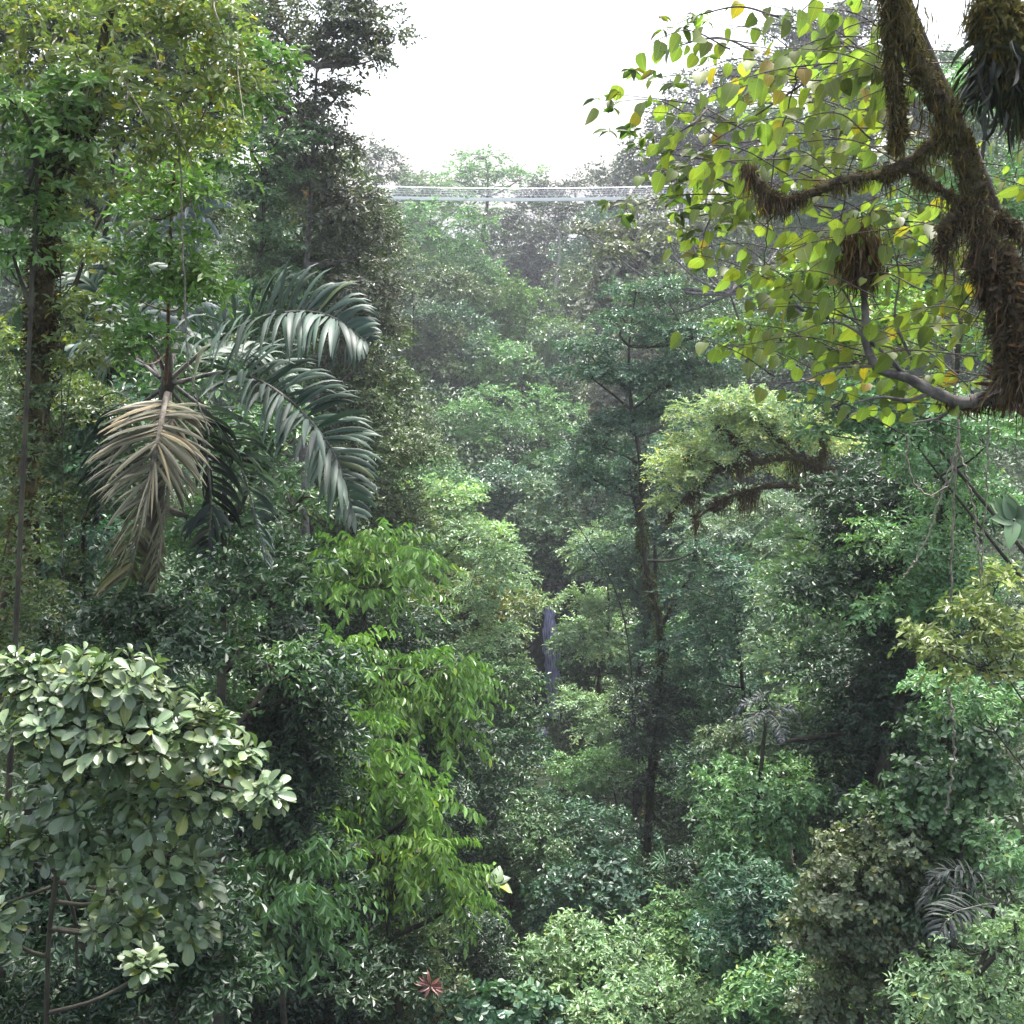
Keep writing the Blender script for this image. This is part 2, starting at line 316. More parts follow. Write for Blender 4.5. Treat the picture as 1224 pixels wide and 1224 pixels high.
def tree(Y, col, kind, blobs, label, name='rainforest_tree', group=None, L=None, bark='bark', dens=1.0, gap=0., base=None, trunk=None,
         tr=None, mat='leaf', limbs=True, cat='tree', depth=None, moss=0, seed=None, ysp=0.12, skirt=True):
    """blobs: (px, py, half width, half height [, extra metres of depth]) in photograph pixels at distance Y"""
    rng = np.random.default_rng(len(TREES) * 13 + 5 if seed is None else seed)
    sp = SPEC[kind]; L = max(L or sp['L'], mpp(Y) * 5.0)
    bl = []
    for i, b in enumerate(blobs):
        yy = Y + (b[4] if len(b) > 4 else rng.uniform(-1, 1) * ysp * b[2] * mpp(Y) * 2)
        c = P(b[0], b[1], yy); rx, rz = b[2] * mpp(yy), b[3] * mpp(yy)
        bl.append((c, rx, max(rx * .85, rz * .6) if depth is None else depth, rz))
    cen = np.mean([b[0] for b in bl], 0)
    if base is None:
        up_x = np.sign(cen[0] - CREEK(cen[1])) * rng.uniform(0, 1.5)
        bx, by = cen[0] + up_x + rng.uniform(-.6, .6), cen[1] + rng.uniform(.2, 1.5)
    else: bx, by = base
    bz = float(hfun(bx, by)) - .3
    root = empty(name, (bx, by, bz))
    top = cen.copy()
    H = max(top[2] - bz, 1.0)
    tr = tr or float(np.clip(.007 * H + .03, .04, .2))
    wid = max(b_[1] for b_ in bl)
    lowz = min(b_[0][2] - b_[3] for b_ in bl)
    if skirt and kind != 'droop' and lowz - bz > 5:      # lower limbs, leaves all the way down the stem
        for q in range(int(min((lowz - bz) / (wid * .8 + .4), 6))):
            zc = lowz - (q + .3) * wid * .8
            if zc < bz + 1: break
            cc = np.array([cen[0] + rng.uniform(-.8, .8) * wid, cen[1] + rng.uniform(-.3, 1.0) * wid, zc])
            v_ = cc - EYE; dep = v_[1] * cp - v_[2] * sp_
            px_ = 612 + FOC * v_[0] / dep; py_ = 612 - FOC * (v_[1] * sp_ + v_[2] * cp) / dep
            rp = wid / dep * FOC
            if cc[1] < 100 and abs(px_ - 656) < 16 + rp and 715 - rp * .7 < py_ < 900 + rp * .7: continue
            bl.append((cc, wid * .95, wid * .8, wid * .6))
    tb = MB()
    if trunk is None:
        k = rng.normal(size=(2, 2)) * H * .03
        pts = [(bx, by, bz), (bx + k[0, 0], by + k[0, 1], bz + H * .35), ((bx + top[0]) / 2 + k[1, 0], (by + top[1]) / 2 + k[1, 1], bz + H * .7), top]
    else:
        pts = [(bx, by, bz)] + [tuple(p) for p in trunk]; top = np.array(pts[-1])
    path = catmull(pts, 22)
    tube(tb, path, [tr * 1.5, tr, tr * .85, tr * .55, tr * .2], 8, .06, rng)
    cb = MB()
    tips = foliage(cb, bl, sp, L, rng, dens, gap)
    if limbs:
        for (c, rx, ry, rz), lc in zip(bl, tips):
            # one limb to the blob, branches to its lobes
            ts = rng.uniform(.5, .85) if trunk is None else None
            zz = path[:, 2]; want = c[2] - rz * .8 - abs(c[0] - cen[0]) * .35
            j = int(np.argmin(np.abs(zz - want))) if len(bl) > 1 else int(len(path) * .78)
            j = min(max(j, len(path) // 3), len(path) - 1); s0 = path[j]
            hub = c - np.array([0, 0, rz * .35])
            mid = (s0 + hub) / 2 + np.array([0, 0, -.06 * np.linalg.norm(hub - s0)]) + rng.normal(size=3) * .08 * rx
            tube(tb, catmull([s0, mid, hub], 8), [tr * .42, tr * .2], 5, .05, rng)
            for q in lc[:14]:
                mm = (hub + q) / 2 + rng.normal(size=3) * .1 * rx
                tube(tb, catmull([hub, mm, q], 5), [tr * .18, tr * .06], 4, 0, rng)
    tobj = tb.build('trunk', M[bark], root, smooth=True)
    cobj = cb.build('crown', M[mat], root, color=col)
    if moss:
        mo = MB(); moss_on(mo, path[6:], tr, int(moss), .25, rng); mo.build('moss', M['moss'], root, color=(.06, .06, .02))
    tag(root, label, cat, group)
    TREES.append((label, cen, H, bz, bl))
    return root

def moss_on(mb, path, r, n, L, rng, down=.9):
    """tufts of moss in patches, with bare bark between them"""
    m = max(6, n // 45); ci = rng.uniform(0, len(path) - 1.01, m); ca = rng.uniform(0, 6.28, m); cs = rng.uniform(.4, 1.6, m)
    q = rng.integers(0, m, n); fi = np.clip(ci[q] + rng.normal(size=n) * len(path) * .012 * cs[q], 0, len(path) - 1.01); i = fi.astype(int); t = (fi - i)[:, None]
    p = path[i] * (1 - t) + path[i + 1] * t; T = nrm(path[i + 1] - path[i])
    a1 = nrm(np.cross(T, [.31, .9, .3])); a2 = np.cross(T, a1); an = ca[q] + rng.normal(size=n) * .6 * cs[q]
    d = a1 * np.cos(an)[:, None] + a2 * np.sin(an)[:, None]
    h = rng.random((n, 1)) ** 2 * cs[q][:, None]
    pos = p + d * (r * .92 + h * L * .45)
    ax = d * .5 + rng.normal(size=(n, 3)) * .7 + np.array([0, 0, -down]); ll = L * rng.uniform(.25, 1.1, n) ** 1.3
    leaves(mb, pos, ax, rng.normal(size=(n, 3)), ll, ll * .22 + .003, TQ, rng, np.clip(.1 + h[:, 0] * .35 + rng.random(n) * .5, 0, .99))

G_sky, G_far, G_L, G_R, G_bot = 'trees on the skyline', 'trees up the gorge beyond the waterfall', 'trees on the left slope', 'trees on the right slope', 'trees on the gorge floor'

# --- skyline
tree(240, LG, 'tier', [(585, 205, 34, 13), (550, 214, 26, 11), (618, 212, 24, 12), (580, 186, 22, 7), (585, 225, 22, 14)], 'wide flat-topped tree rising above the middle of the hanging bridge, pale against the sky', group=G_sky, gap=.35, tr=.5)
tree(225, PU, 'broad', [(722, 212, 22, 17), (748, 206, 20, 14), (742, 228, 34, 12)], 'small dark tree above the right end of the hanging bridge', group=G_sky)
tree(235, PU, 'broad', [(664, 226, 26, 9), (645, 224, 12, 8), (690, 222, 14, 8)], 'low dark crown just over the hanging bridge, right of the flat-topped tree', group=G_sky)
tree(190, PU, 'broad', [(452, 185, 16, 18), (462, 212, 20, 18), (440, 205, 18, 20)], 'small dusky tree at the left edge of the sky gap above the bridge end', group=G_sky)
tree(205, GY, 'tier', [(505, 224, 36, 10), (478, 216, 24, 10), (530, 232, 24, 8)], 'low grey-green spreading crown at the left end of the hanging bridge', group=G_sky)
tree(165, PU, 'broad', [(800, 165, 34, 34), (830, 130, 34, 38), (785, 205, 34, 24), (850, 175, 34, 34), (875, 110, 34, 34), (815, 190, 40, 30), (900, 80, 34, 30)], 'tall dusky purple-green tree right of the sky gap behind the leafy branches', group=G_sky)
tree(175, GY, 'broad', [(905, 150, 46, 38), (880, 200, 44, 32), (935, 195, 44, 36)], 'pale hazy tree far behind the big yellow-green leaves', group=G_sky)
tree(150, PU, 'broad', [(985, 60, 44, 40), (1010, 20, 44, 34), (950, 85, 34, 30), (940, 40, 30, 26), (1030, 80, 40, 40)], 'distant dark tree against the sky beside the mossy trunk, upper right', group=G_sky)
tree(120, MD, 'broad', [(1050, 110, 60, 50), (1010, 160, 50, 50), (1120, 150, 70, 80)], 'hazy green tree far behind the upright mossy trunk', group=G_sky)

# --- up the gorge under the bridge
tree(212, PU, 'broad', [(590, 262, 24, 14), (615, 270, 26, 20), (632, 255, 18, 14), (600, 290, 22, 20)], 'thin dark tree with sky showing through just under the bridge', group=G_far, gap=.45)
tree(205, PU, 'broad', [(640, 300, 30, 26), (615, 312, 26, 22), (660, 320, 34, 26), (650, 275, 20, 20)], 'rounded dusky purple tree below the middle of the bridge', group=G_far)
tree(195, BG, 'broad', [(700, 282, 20, 22), (715, 262, 16, 16), (690, 310, 26, 24)], 'blue-green leafy tree below the bridge, right of the thin white trunk', group=G_far)
tree(150, LG, 'tier', [(515, 252, 44, 10), (560, 268, 36, 10), (500, 280, 40, 12), (548, 296, 42, 11), (505, 312, 44, 14), (565, 318, 28, 12), (485, 262, 28, 12)], 'bright feathery tree in flat layers directly below the left half of the bridge', group=G_far)
tree(128, OL, 'broad', [(470, 320, 34, 26), (505, 345, 40, 24), (455, 360, 30, 30), (540, 350, 34, 24)], 'dull olive tree under the bright layered tree', group=G_far)
tree(150, BR, 'broad', [(612, 350, 26, 18), (640, 362, 28, 20), (605, 380, 26, 16), (665, 388, 26, 18), (622, 402, 34, 16)], 'bright yellow-green rounded tree in the middle below the dusky purple one', group=G_far)
tree(165, OL, 'broad', [(690, 340, 32, 20), (720, 352, 32, 22), (680, 368, 30, 20)], 'brownish tree on the slope right of the bright rounded tree', group=G_far)
tree(112, BN, 'round', [(740, 282, 34, 26), (775, 300, 38, 28), (725, 318, 34, 24), (790, 265, 30, 22), (760, 335, 40, 24)], 'pale brownish tree with limp leaves below the right end of the bridge', group=G_far, gap=.15)
tree(135, BG, 'broad', [(500, 400, 40, 28), (530, 420, 38, 32), (495, 440, 40, 26), (540, 385, 34, 20)], 'bluish green tree left of centre below the olive one', group=G_far)
tree(140, LG, 'broad', [(590, 425, 32, 20), (618, 440, 30, 22), (570, 445, 30, 18)], 'mid-green rounded tree in the middle of the gorge below the bright one', group=G_far)
tree(142, GY, 'broad', [(655, 425, 32, 20), (680, 405, 28, 18), (640, 450, 30, 18)], 'grey-green tree right of the middle, beside the tall slender tree crown', group=G_far)
tree(116, LG, 'tier', [(585, 474, 28, 10), (555, 492, 34, 13), (608, 500, 34, 12), (530, 505, 34, 12), (590, 520, 40, 12), (545, 520, 40, 12)], 'light green umbrella tree with layered crown and thin stem, centre of the gorge', group=G_far, bark='bark_grey')
tree(120, LG, 'tier', [(650, 478, 26, 12), (672, 490, 22, 10), (640, 500, 22, 10)], 'small pale-topped tree with slanting grey stem just right of the umbrella tree', group=G_far, bark='bark_grey')
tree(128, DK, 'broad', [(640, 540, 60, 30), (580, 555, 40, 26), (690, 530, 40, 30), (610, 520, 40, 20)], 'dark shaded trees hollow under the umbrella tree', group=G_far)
tree(105, BG, 'broad', [(600, 580, 40, 22), (625, 600, 40, 24), (585, 615, 34, 22), (655, 590, 30, 24)], 'rounded bluish green tree below the dark hollow, mid gorge', group=G_far)
tree(103, MD, 'broad', [(640, 640, 40, 20), (680, 650, 38, 24), (612, 660, 34, 22), (665, 620, 30, 16)], 'mid-green tree over the lip of the waterfall', group=G_far, base=(6.5, 106))
tree(101.5, DK, 'broad', [(700, 690, 40, 20), (668, 690, 28, 14), (720, 715, 30, 20)], 'dark bush on the rocks right of the waterfall lip', group=G_far, base=(8.5, 105))
tree(88, PL, 'tier', [(722, 632, 34, 14), (745, 650, 30, 13), (712, 655, 30, 12), (735, 678, 40, 14), (700, 668, 22, 10)], 'pale yellow-green layered tree left of the slender trunk', group=G_far)
tree(86, PL, 'tier', [(620, 690, 24, 9), (608, 706, 26, 9), (636, 718, 22, 9), (598, 728, 22, 10)], 'pale tree with flat leaf layers at the left of the waterfall lip', group=G_far)
tree(92, PL, 'tier', [(690, 748, 20, 7), (712, 744, 26, 8), (738, 750, 24, 8)], 'thin branch-like tree leaning with pale leaves just right of the waterfall', group=G_far, bark='bark_pale')
tree(90, MD, 'round', [(700, 780, 30, 22), (730, 790, 34, 26), (690, 815, 20, 22), (760, 770, 30, 24), (705, 762, 24, 12)], 'leafy green bank of large round leaves right of the falling water', group=G_far)
tree(78, PL, 'tier', [(720, 838, 44, 14), (755, 856, 40, 16), (700, 868, 34, 14), (740, 890, 50, 18), (695, 842, 20, 8)], 'pale broad tree right below the waterfall', group=G_bot)
tree(72, LG, 'broad', [(700, 910, 44, 20), (740, 925, 44, 22), (690, 940, 34, 20), (770, 900, 30, 24)], 'light green tree below the pale one, left of the slender trunk', group=G_bot)
tree(60, BG, 'broad', [(620, 895, 30, 22), (600, 925, 36, 24), (630, 950, 34, 22), (585, 960, 32, 22)], 'dark bluish tree below the small white cascade', group=G_bot)
tree(52, MD, 'mid', [(640, 985, 44, 26), (600, 1000, 44, 28), (640, 1030, 44, 26), (575, 1040, 40, 26)], 'dull green tree in the middle lower gorge above the large pale leaves', group=G_bot)
tree(56, BG, 'broad', [(700, 985, 34, 24), (735, 1000, 34, 26), (690, 1015, 34, 22)], 'bluish green tree at the foot of the slender trunk, its left', group=G_bot)
tree(44, BG, 'round', [(700, 1045, 44, 22), (740, 1052, 34, 20), (665, 1070, 30, 22), (715, 1075, 44, 16)], 'low bluish bush of round leaves above the bright bottom tree', 'leafy_bush', group=G_bot, cat='bush')

# --- left of centre
tree(92, OL, 'broad', [(465, 500, 42, 30), (440, 470, 40, 30), (480, 535, 40, 28), (430, 515, 40, 26)], 'dark olive tree right of the palm fronds', group=G_L)
tree(86, LG, 'broad', [(500, 545, 30, 14), (525, 562, 36, 15), (490, 570, 34, 14), (545, 580, 30, 14)], 'small bright tree peeping over the yellowish tree', group=G_L)
tree(64, PL, 'broad', [(480, 590, 36, 16), (520, 600, 40, 18), (455, 620, 34, 18), (500, 640, 44, 22), (550, 640, 38, 22), (565, 668, 32, 22), (520, 672, 44, 20)], 'broad pale yellowish tree at the centre left beside the palm tip', group=G_L, mat='leaf_yellow')
tree(62, (.105, .14, .05), 'broad', [(560, 700, 40, 20), (590, 730, 38, 22), (608, 762, 28, 20), (560, 750, 50, 26), (510, 720, 50, 30), (606, 805, 26, 20)], 'olive leafy tree whose edge runs down to the waterfall on its left', group=G_L, mat='leaf_yellow')
tree(56, MD, 'broad', [(590, 810, 46, 26), (550, 800, 46, 30), (620, 850, 32, 24), (585, 860, 50, 26), (625, 880, 20, 18)], 'mid-green tree below the olive one, left of the white pool', group=G_L)
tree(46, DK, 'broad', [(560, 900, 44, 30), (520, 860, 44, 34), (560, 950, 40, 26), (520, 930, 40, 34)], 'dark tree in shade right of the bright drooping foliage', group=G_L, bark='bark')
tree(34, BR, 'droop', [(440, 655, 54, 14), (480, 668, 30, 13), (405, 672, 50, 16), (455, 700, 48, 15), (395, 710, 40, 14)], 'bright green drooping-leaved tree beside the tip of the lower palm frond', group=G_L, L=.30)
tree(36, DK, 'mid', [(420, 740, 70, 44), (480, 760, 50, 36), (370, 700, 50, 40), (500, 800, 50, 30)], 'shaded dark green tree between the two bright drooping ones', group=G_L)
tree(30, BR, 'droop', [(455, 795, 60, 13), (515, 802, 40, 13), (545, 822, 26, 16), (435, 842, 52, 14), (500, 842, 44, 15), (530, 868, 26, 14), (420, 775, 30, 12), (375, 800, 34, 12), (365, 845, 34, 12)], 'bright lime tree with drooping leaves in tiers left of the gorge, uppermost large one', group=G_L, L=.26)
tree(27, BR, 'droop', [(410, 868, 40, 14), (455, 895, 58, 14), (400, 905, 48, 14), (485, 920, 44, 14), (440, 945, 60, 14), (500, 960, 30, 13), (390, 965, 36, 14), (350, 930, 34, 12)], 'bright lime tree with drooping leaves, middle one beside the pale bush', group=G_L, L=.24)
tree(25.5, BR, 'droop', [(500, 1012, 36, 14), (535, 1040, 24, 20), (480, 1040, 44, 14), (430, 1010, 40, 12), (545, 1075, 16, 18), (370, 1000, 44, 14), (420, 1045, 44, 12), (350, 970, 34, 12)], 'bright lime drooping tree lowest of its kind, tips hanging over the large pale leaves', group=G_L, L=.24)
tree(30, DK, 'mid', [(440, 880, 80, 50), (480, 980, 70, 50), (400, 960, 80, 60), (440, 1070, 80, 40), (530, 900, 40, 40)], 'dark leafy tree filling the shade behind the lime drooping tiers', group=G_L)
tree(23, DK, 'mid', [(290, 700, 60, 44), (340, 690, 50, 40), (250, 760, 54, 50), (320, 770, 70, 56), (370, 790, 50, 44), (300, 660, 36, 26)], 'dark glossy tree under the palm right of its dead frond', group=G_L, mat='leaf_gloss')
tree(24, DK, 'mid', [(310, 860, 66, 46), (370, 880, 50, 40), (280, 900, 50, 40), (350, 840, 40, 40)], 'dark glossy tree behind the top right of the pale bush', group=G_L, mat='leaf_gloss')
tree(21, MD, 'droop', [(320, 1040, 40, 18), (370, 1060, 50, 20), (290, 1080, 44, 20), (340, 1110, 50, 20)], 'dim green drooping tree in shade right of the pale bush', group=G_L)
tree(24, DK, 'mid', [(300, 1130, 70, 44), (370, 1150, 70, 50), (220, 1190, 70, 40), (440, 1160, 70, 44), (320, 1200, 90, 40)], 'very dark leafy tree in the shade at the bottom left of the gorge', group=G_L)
tree(26, OL, 'mid', [(440, 1140, 50, 30), (490, 1180, 50, 30), (420, 1200, 60, 28), (500, 1120, 40, 26)], 'dull olive shrub in the shade beside the pink bromeliad', 'leafy_bush', group=G_L, cat='bush')
tree(38, DK, 'mid', [(570, 1120, 44, 30), (600, 1160, 40, 26), (560, 1175, 40, 26)], 'dark hollow shrub between the pink bromeliad and bright bottom tree', 'leafy_bush', group=G_L, cat='bush')
tree(26, BG, 'round', [(545, 1205, 36, 22), (590, 1212, 40, 20), (630, 1195, 26, 18), (645, 1215, 30, 16)], 'low bluish bush at the very bottom left of the bright tree', 'leafy_bush', group=G_bot, cat='bush', L=.2)

# --- big trees of the left slope
tree(46, OL, 'broad', [(400, 215, 44, 36), (360, 200, 44, 30), (425, 260, 44, 36), (345, 255, 50, 40), (395, 310, 60, 34), (450, 300, 26, 34), (330, 330, 60, 36), (430, 350, 40, 30)], 'tall olive conical tree on the left of the gorge with orange blossom in its crown', group=G_L, ysp=.3, L=.19)
tree(50, OL, 'broad', [(420, 400, 54, 40), (370, 420, 60, 40), (440, 450, 44, 34), (380, 480, 50, 36), (330, 400, 50, 40)], 'olive tree behind the upper palm frond', group=G_L)
tree(40, (.070, .082, .055), 'broad', [(400, 30, 50, 30), (440, 20, 40, 28), (360, 60, 50, 34), (420, 70, 36, 20), (330, 20, 50, 34), (300, 80, 40, 40), (350, 130, 44, 36), (400, 110, 26, 24), (465, 45, 22, 18), (320, 150, 50, 40), (380, 160, 34, 30)], 'tall dusky tree at the top left whose ragged crown edges the sky', group=G_L, gap=.1, L=.18, ysp=.4, bark='bark_grey')
tree(38, MD, 'mid', [(300, 170, 40, 30), (330, 205, 34, 26), (290, 230, 40, 34), (310, 290, 40, 34), (350, 165, 26, 20)], 'mid-green tree behind the top of the palm', group=G_L, gap=.1)
tree(20, OL, 'fine', [(30, 560, 50, 54), (70, 500, 54, 40), (20, 640, 40, 50), (60, 600, 50, 40), (30, 470, 40, 40)], 'brownish olive mossy foliage tree on the left edge beside the palm', group=G_L, L=.10, mat='leaf_yellow', base=(-11, 20))
tree(21, BG, 'mid', [(90, 640, 50, 50), (60, 720, 60, 44), (120, 560, 50, 44), (100, 700, 40, 40), (130, 500, 50, 34)], 'blue-green shadowed tree behind the dead palm frond', group=G_L)
tree(26, MD, 'mid', [(60, 420, 70, 60), (130, 440, 60, 50), (190, 380, 70, 60), (110, 350, 70, 60), (40, 330, 60, 60)], 'green tree directly behind the palm crown', group=G_L)

# --- right of centre
tree(80, MD, 'broad', [(820, 400, 44, 36), (850, 450, 44, 36), (800, 350, 40, 30), (870, 390, 40, 40), (840, 500, 44, 30)], 'mid-green tree behind the bare twisting branches', group=G_R)
tree(72, BG, 'broad', [(840, 540, 50, 34), (800, 570, 40, 30), (760, 560, 30, 30), (700, 560, 40, 30)], 'bluish shaded tree behind the fork of the slender tree', group=G_R)
tree(66, GY, 'tier', [(890, 600, 44, 18), (850, 625, 44, 18), (900, 640, 50, 20), (940, 610, 44, 20), (840, 650, 34, 16)], 'grey-green tree seen under the arching mossy boughs', group=G_R)
tree(52, BG, 'tier', [(850, 670, 44, 14), (890, 690, 44, 18), (830, 700, 34, 14), (880, 720, 50, 20), (920, 730, 40, 20)], 'dark bluish layered tree right of the slender trunk fork', group=G_R)
tree(62, LG, 'broad', [(840, 760, 40, 24), (870, 790, 54, 28), (830, 810, 40, 28), (900, 760, 40, 24), (920, 810, 40, 24)], 'light green tree right of the slender trunk, mid slope', group=G_R)
tree(44, GY, 'broad', [(960, 720, 54, 26), (940, 770, 50, 30), (990, 780, 50, 34), (960, 820, 54, 26), (1000, 730, 40, 24)], 'grey-green tree in the middle of the right slope', group=G_R)
tree(36, PL, 'tier', [(1000, 645, 60, 12), (960, 640, 30, 10), (1040, 660, 50, 13), (1000, 668, 50, 12)], 'pale-topped layered tree just under the arching mossy boughs', group=G_R, mat='leaf_gloss')
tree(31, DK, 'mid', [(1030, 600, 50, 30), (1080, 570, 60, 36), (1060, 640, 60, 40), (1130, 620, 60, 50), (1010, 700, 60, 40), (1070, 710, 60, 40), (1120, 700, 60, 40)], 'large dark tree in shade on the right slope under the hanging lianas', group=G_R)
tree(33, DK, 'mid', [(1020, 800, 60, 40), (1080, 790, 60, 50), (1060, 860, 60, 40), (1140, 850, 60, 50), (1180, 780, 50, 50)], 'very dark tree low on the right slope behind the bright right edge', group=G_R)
tree(35, GY, 'broad', [(920, 880, 44, 24), (960, 870, 54, 22), (1000, 880, 50, 22), (1040, 890, 40, 20), (940, 910, 50, 24), (880, 890, 34, 22)], 'grey-green spreading tree over the dark bough on the right', group=G_R, L=.16)
tree(31, LG, 'mid', [(880, 940, 44, 24), (920, 930, 54, 24), (860, 970, 40, 26), (910, 970, 54, 26), (950, 960, 34, 26), (880, 1010, 44, 26), (930, 1010, 40, 24)], 'green tree with pale leaf tips right of the slender trunk foot', group=G_R, L=.17)
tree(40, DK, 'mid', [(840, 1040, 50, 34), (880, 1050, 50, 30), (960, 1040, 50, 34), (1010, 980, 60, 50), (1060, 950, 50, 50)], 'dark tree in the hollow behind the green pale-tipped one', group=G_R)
tree(26, BG, 'mid', [(900, 1060, 50, 30), (940, 1080, 44, 30), (880, 1100, 44, 30), (920, 1120, 50, 26)], 'bluish green shrub above the bottom row on the right', 'leafy_bush', group=G_R, cat='bush')
tree(22, MD, 'round', [(1130, 880, 50, 34), (1180, 860, 44, 44), (1140, 940, 54, 30), (1190, 920, 40, 40)], 'dark vine-clad tree of round leaves at the right edge', group=G_R, L=.15)
tree(22, (.105, .135, .078), 'round', [(1030, 1020, 54, 26), (1070, 1000, 44, 22), (1000, 1060, 50, 30), (1060, 1060, 60, 34), (1020, 1110, 60, 34), (1080, 1120, 54, 34), (970, 1110, 40, 30), (1110, 1040, 34, 24)], 'tangled brownish bush with pinkish dry leaves low on the right', 'tangled_bush', group=G_R, cat='bush', L=.12, gap=.2)
tree(22, MD, 'round', [(1100, 975, 44, 16), (1060, 960, 34, 14), (1140, 990, 34, 16)], 'green round-leaved sprays above the tangled brownish bush', 'leafy_bush', group=G_R, cat='bush', L=.14)
tree(24, LG, 'mid', [(950, 1170, 50, 30), (1000, 1200, 60, 26), (920, 1200, 44, 24), (1040, 1180, 50, 26)], 'muted green bush at the bottom right of centre', 'leafy_bush', group=G_bot, cat='bush')
tree(18, PL, 'mid', [(1180, 1130, 44, 20), (1140, 1165, 44, 22), (1190, 1180, 44, 26), (1110, 1195, 40, 22), (1160, 1210, 60, 22), (1215, 1110, 20, 16)], 'pale grey-green bush in the bottom right corner', 'leafy_bush', group=G_R, cat='bush', L=.13, mat='leaf_gloss')
tree(17, YG, 'mid', [(1190, 700, 30, 14), (1160, 735, 44, 14), (1200, 745, 34, 18), (1130, 775, 40, 13), (1180, 790, 44, 16), (1215, 770, 20, 18), (1110, 765, 20, 8)], 'bright yellow-green bush leaning in from the right edge', 'leafy_bush', group=G_R, cat='bush', L=.13, mat='leaf_gloss', base=(13, 18.5), skirt=False, tr=.05)
tree(19, LG, 'mid', [(1170, 825, 40, 16), (1200, 840, 34, 20), (1150, 850, 30, 14), (1120, 820, 26, 10)], 'paler green bush just below the bright right-edge bush', 'leafy_bush', group=G_R, cat='bush', L=.12, base=(13.5, 20), skirt=False, tr=.05)
tree(16, LG, 'mid', [(1200, 1018, 30, 12), (1215, 1040, 20, 12)], 'single light spray of leaves at the right edge above the corner bush', 'leafy_bush', group=G_R, cat='bush', L=.12, base=(12, 17), skirt=False, tr=.03)
tree(29, PL, 'mid', [(690, 1120, 50, 24), (740, 1125, 50, 22), (655, 1150, 44, 24), (700, 1165, 54, 30), (770, 1140, 40, 20), (650, 1195, 40, 24)], 'bright rounded tree top at the bottom centre', group=G_bot, L=.17, mat='leaf_gloss')
tree(26, PL, 'mid', [(780, 1185, 50, 22), (740, 1205, 50, 20), (830, 1190, 40, 22), (700, 1215, 40, 16), (800, 1215, 60, 18)], 'bright tree top along the bottom edge right of the rounded one', group=G_bot, L=.16, mat='leaf_gloss')
tree(30, LG, 'mid', [(820, 1085, 40, 16), (860, 1110, 44, 22), (810, 1120, 40, 22), (850, 1145, 44, 22), (800, 1095, 30, 12)], 'grey-green tree top above the bright bottom-edge trees', group=G_bot, L=.16)

# --- behind the big backlit leaves
tree(24, (.15, .25, .045), 'mid', [(940, 350, 44, 24), (990, 330, 50, 30), (1040, 360, 50, 34), (960, 410, 54, 30), (1020, 420, 60, 34), (1080, 400, 50, 40), (900, 390, 26, 20)], 'bright green tree behind the large backlit leaves, upper right', group=G_R, L=.15, gap=.1, base=(17, 28), skirt=False, tr=.08)
tree(23, LG, 'mid', [(1060, 470, 60, 24), (1000, 480, 44, 20), (1120, 500, 60, 30), (1060, 520, 60, 24), (1180, 520, 50, 40), (1000, 515, 40, 18)], 'green tree below the pale twisted bough on the right', group=G_R, L=.14, base=(17, 27), skirt=False, tr=.07)
tree(28, LG, 'mid', [(1150, 330, 60, 60), (1190, 260, 60, 70), (1120, 240, 50, 60), (1200, 420, 50, 70), (1180, 130, 60, 60), (1100, 330, 50, 50)], 'green tree behind the upright mossy trunk', group=G_R, L=.15, gap=.1)


# ------------------------------------------------------------------ undergrowth, one mass nobody could count
def undergrowth():
    rng = np.random.default_rng(99)
    n = 24000; y = 5 + 262 * rng.random(n) ** .8; x = (rng.random(n) * 2 - 1) * (.50 * y + 10)
    r = (1.1 + .010 * y) * rng.uniform(.7, 1.5, n)
    keep = ~((np.abs(x - CREEK(y)) < 1.6 + r * .6) & (y > 70) & (y < 103.5))
    x, y, r = x[keep], y[keep], r[keep]; n = len(x); k = 64
    z = hfun(x, y)
    # steep walls get their clumps pushed out of the slope
    e = .5; gx = (hfun(x + e, y) - hfun(x - e, y)) / (2 * e); gy = (hfun(x, y + e) - hfun(x, y - e)) / (2 * e)
    nn = nrm(np.stack([-gx, -gy, np.ones(n)], -1))
    c = np.stack([x, y, z], -1) + nn * (r * rng.uniform(.0, .5, n))[:, None]
    dd = rng.normal(size=(n, k, 3)); dd = nrm(dd + nn[:, None] * .9 + np.array([0, 0, .4]))
    pos = c[:, None] + dd * (r[:, None, None] * rng.uniform(.6, 1.1, (n, k, 1)))
    L = (np.maximum(.30, y * .0042) * (r / (1.1 + .01 * y)) ** .3)[:, None] * rng.uniform(.6, 1.2, (n, k))
    ax = dd * .7 + rng.normal(size=(n, k, 3)) * .5 + np.array([0, 0, -.25]); nm = dd * .7 + np.array([0, 0, 1.0]) + rng.normal(size=(n, k, 3)) * .4
    tone = np.clip(rng.random((n, 1)) * .55 + rng.random((n, k)) * .45, 0, .999)
    mb = MB(); leaves(mb, pos.reshape(-1, 3), ax.reshape(-1, 3), nm.reshape(-1, 3), L.ravel(), L.ravel() * .55, TQ, rng, tone.ravel())
    tag(mb.build('undergrowth', M['under'], color=(.040, .080, .036)), 'dark green undergrowth covering the ravine sides between the trees', kind='stuff')
undergrowth()

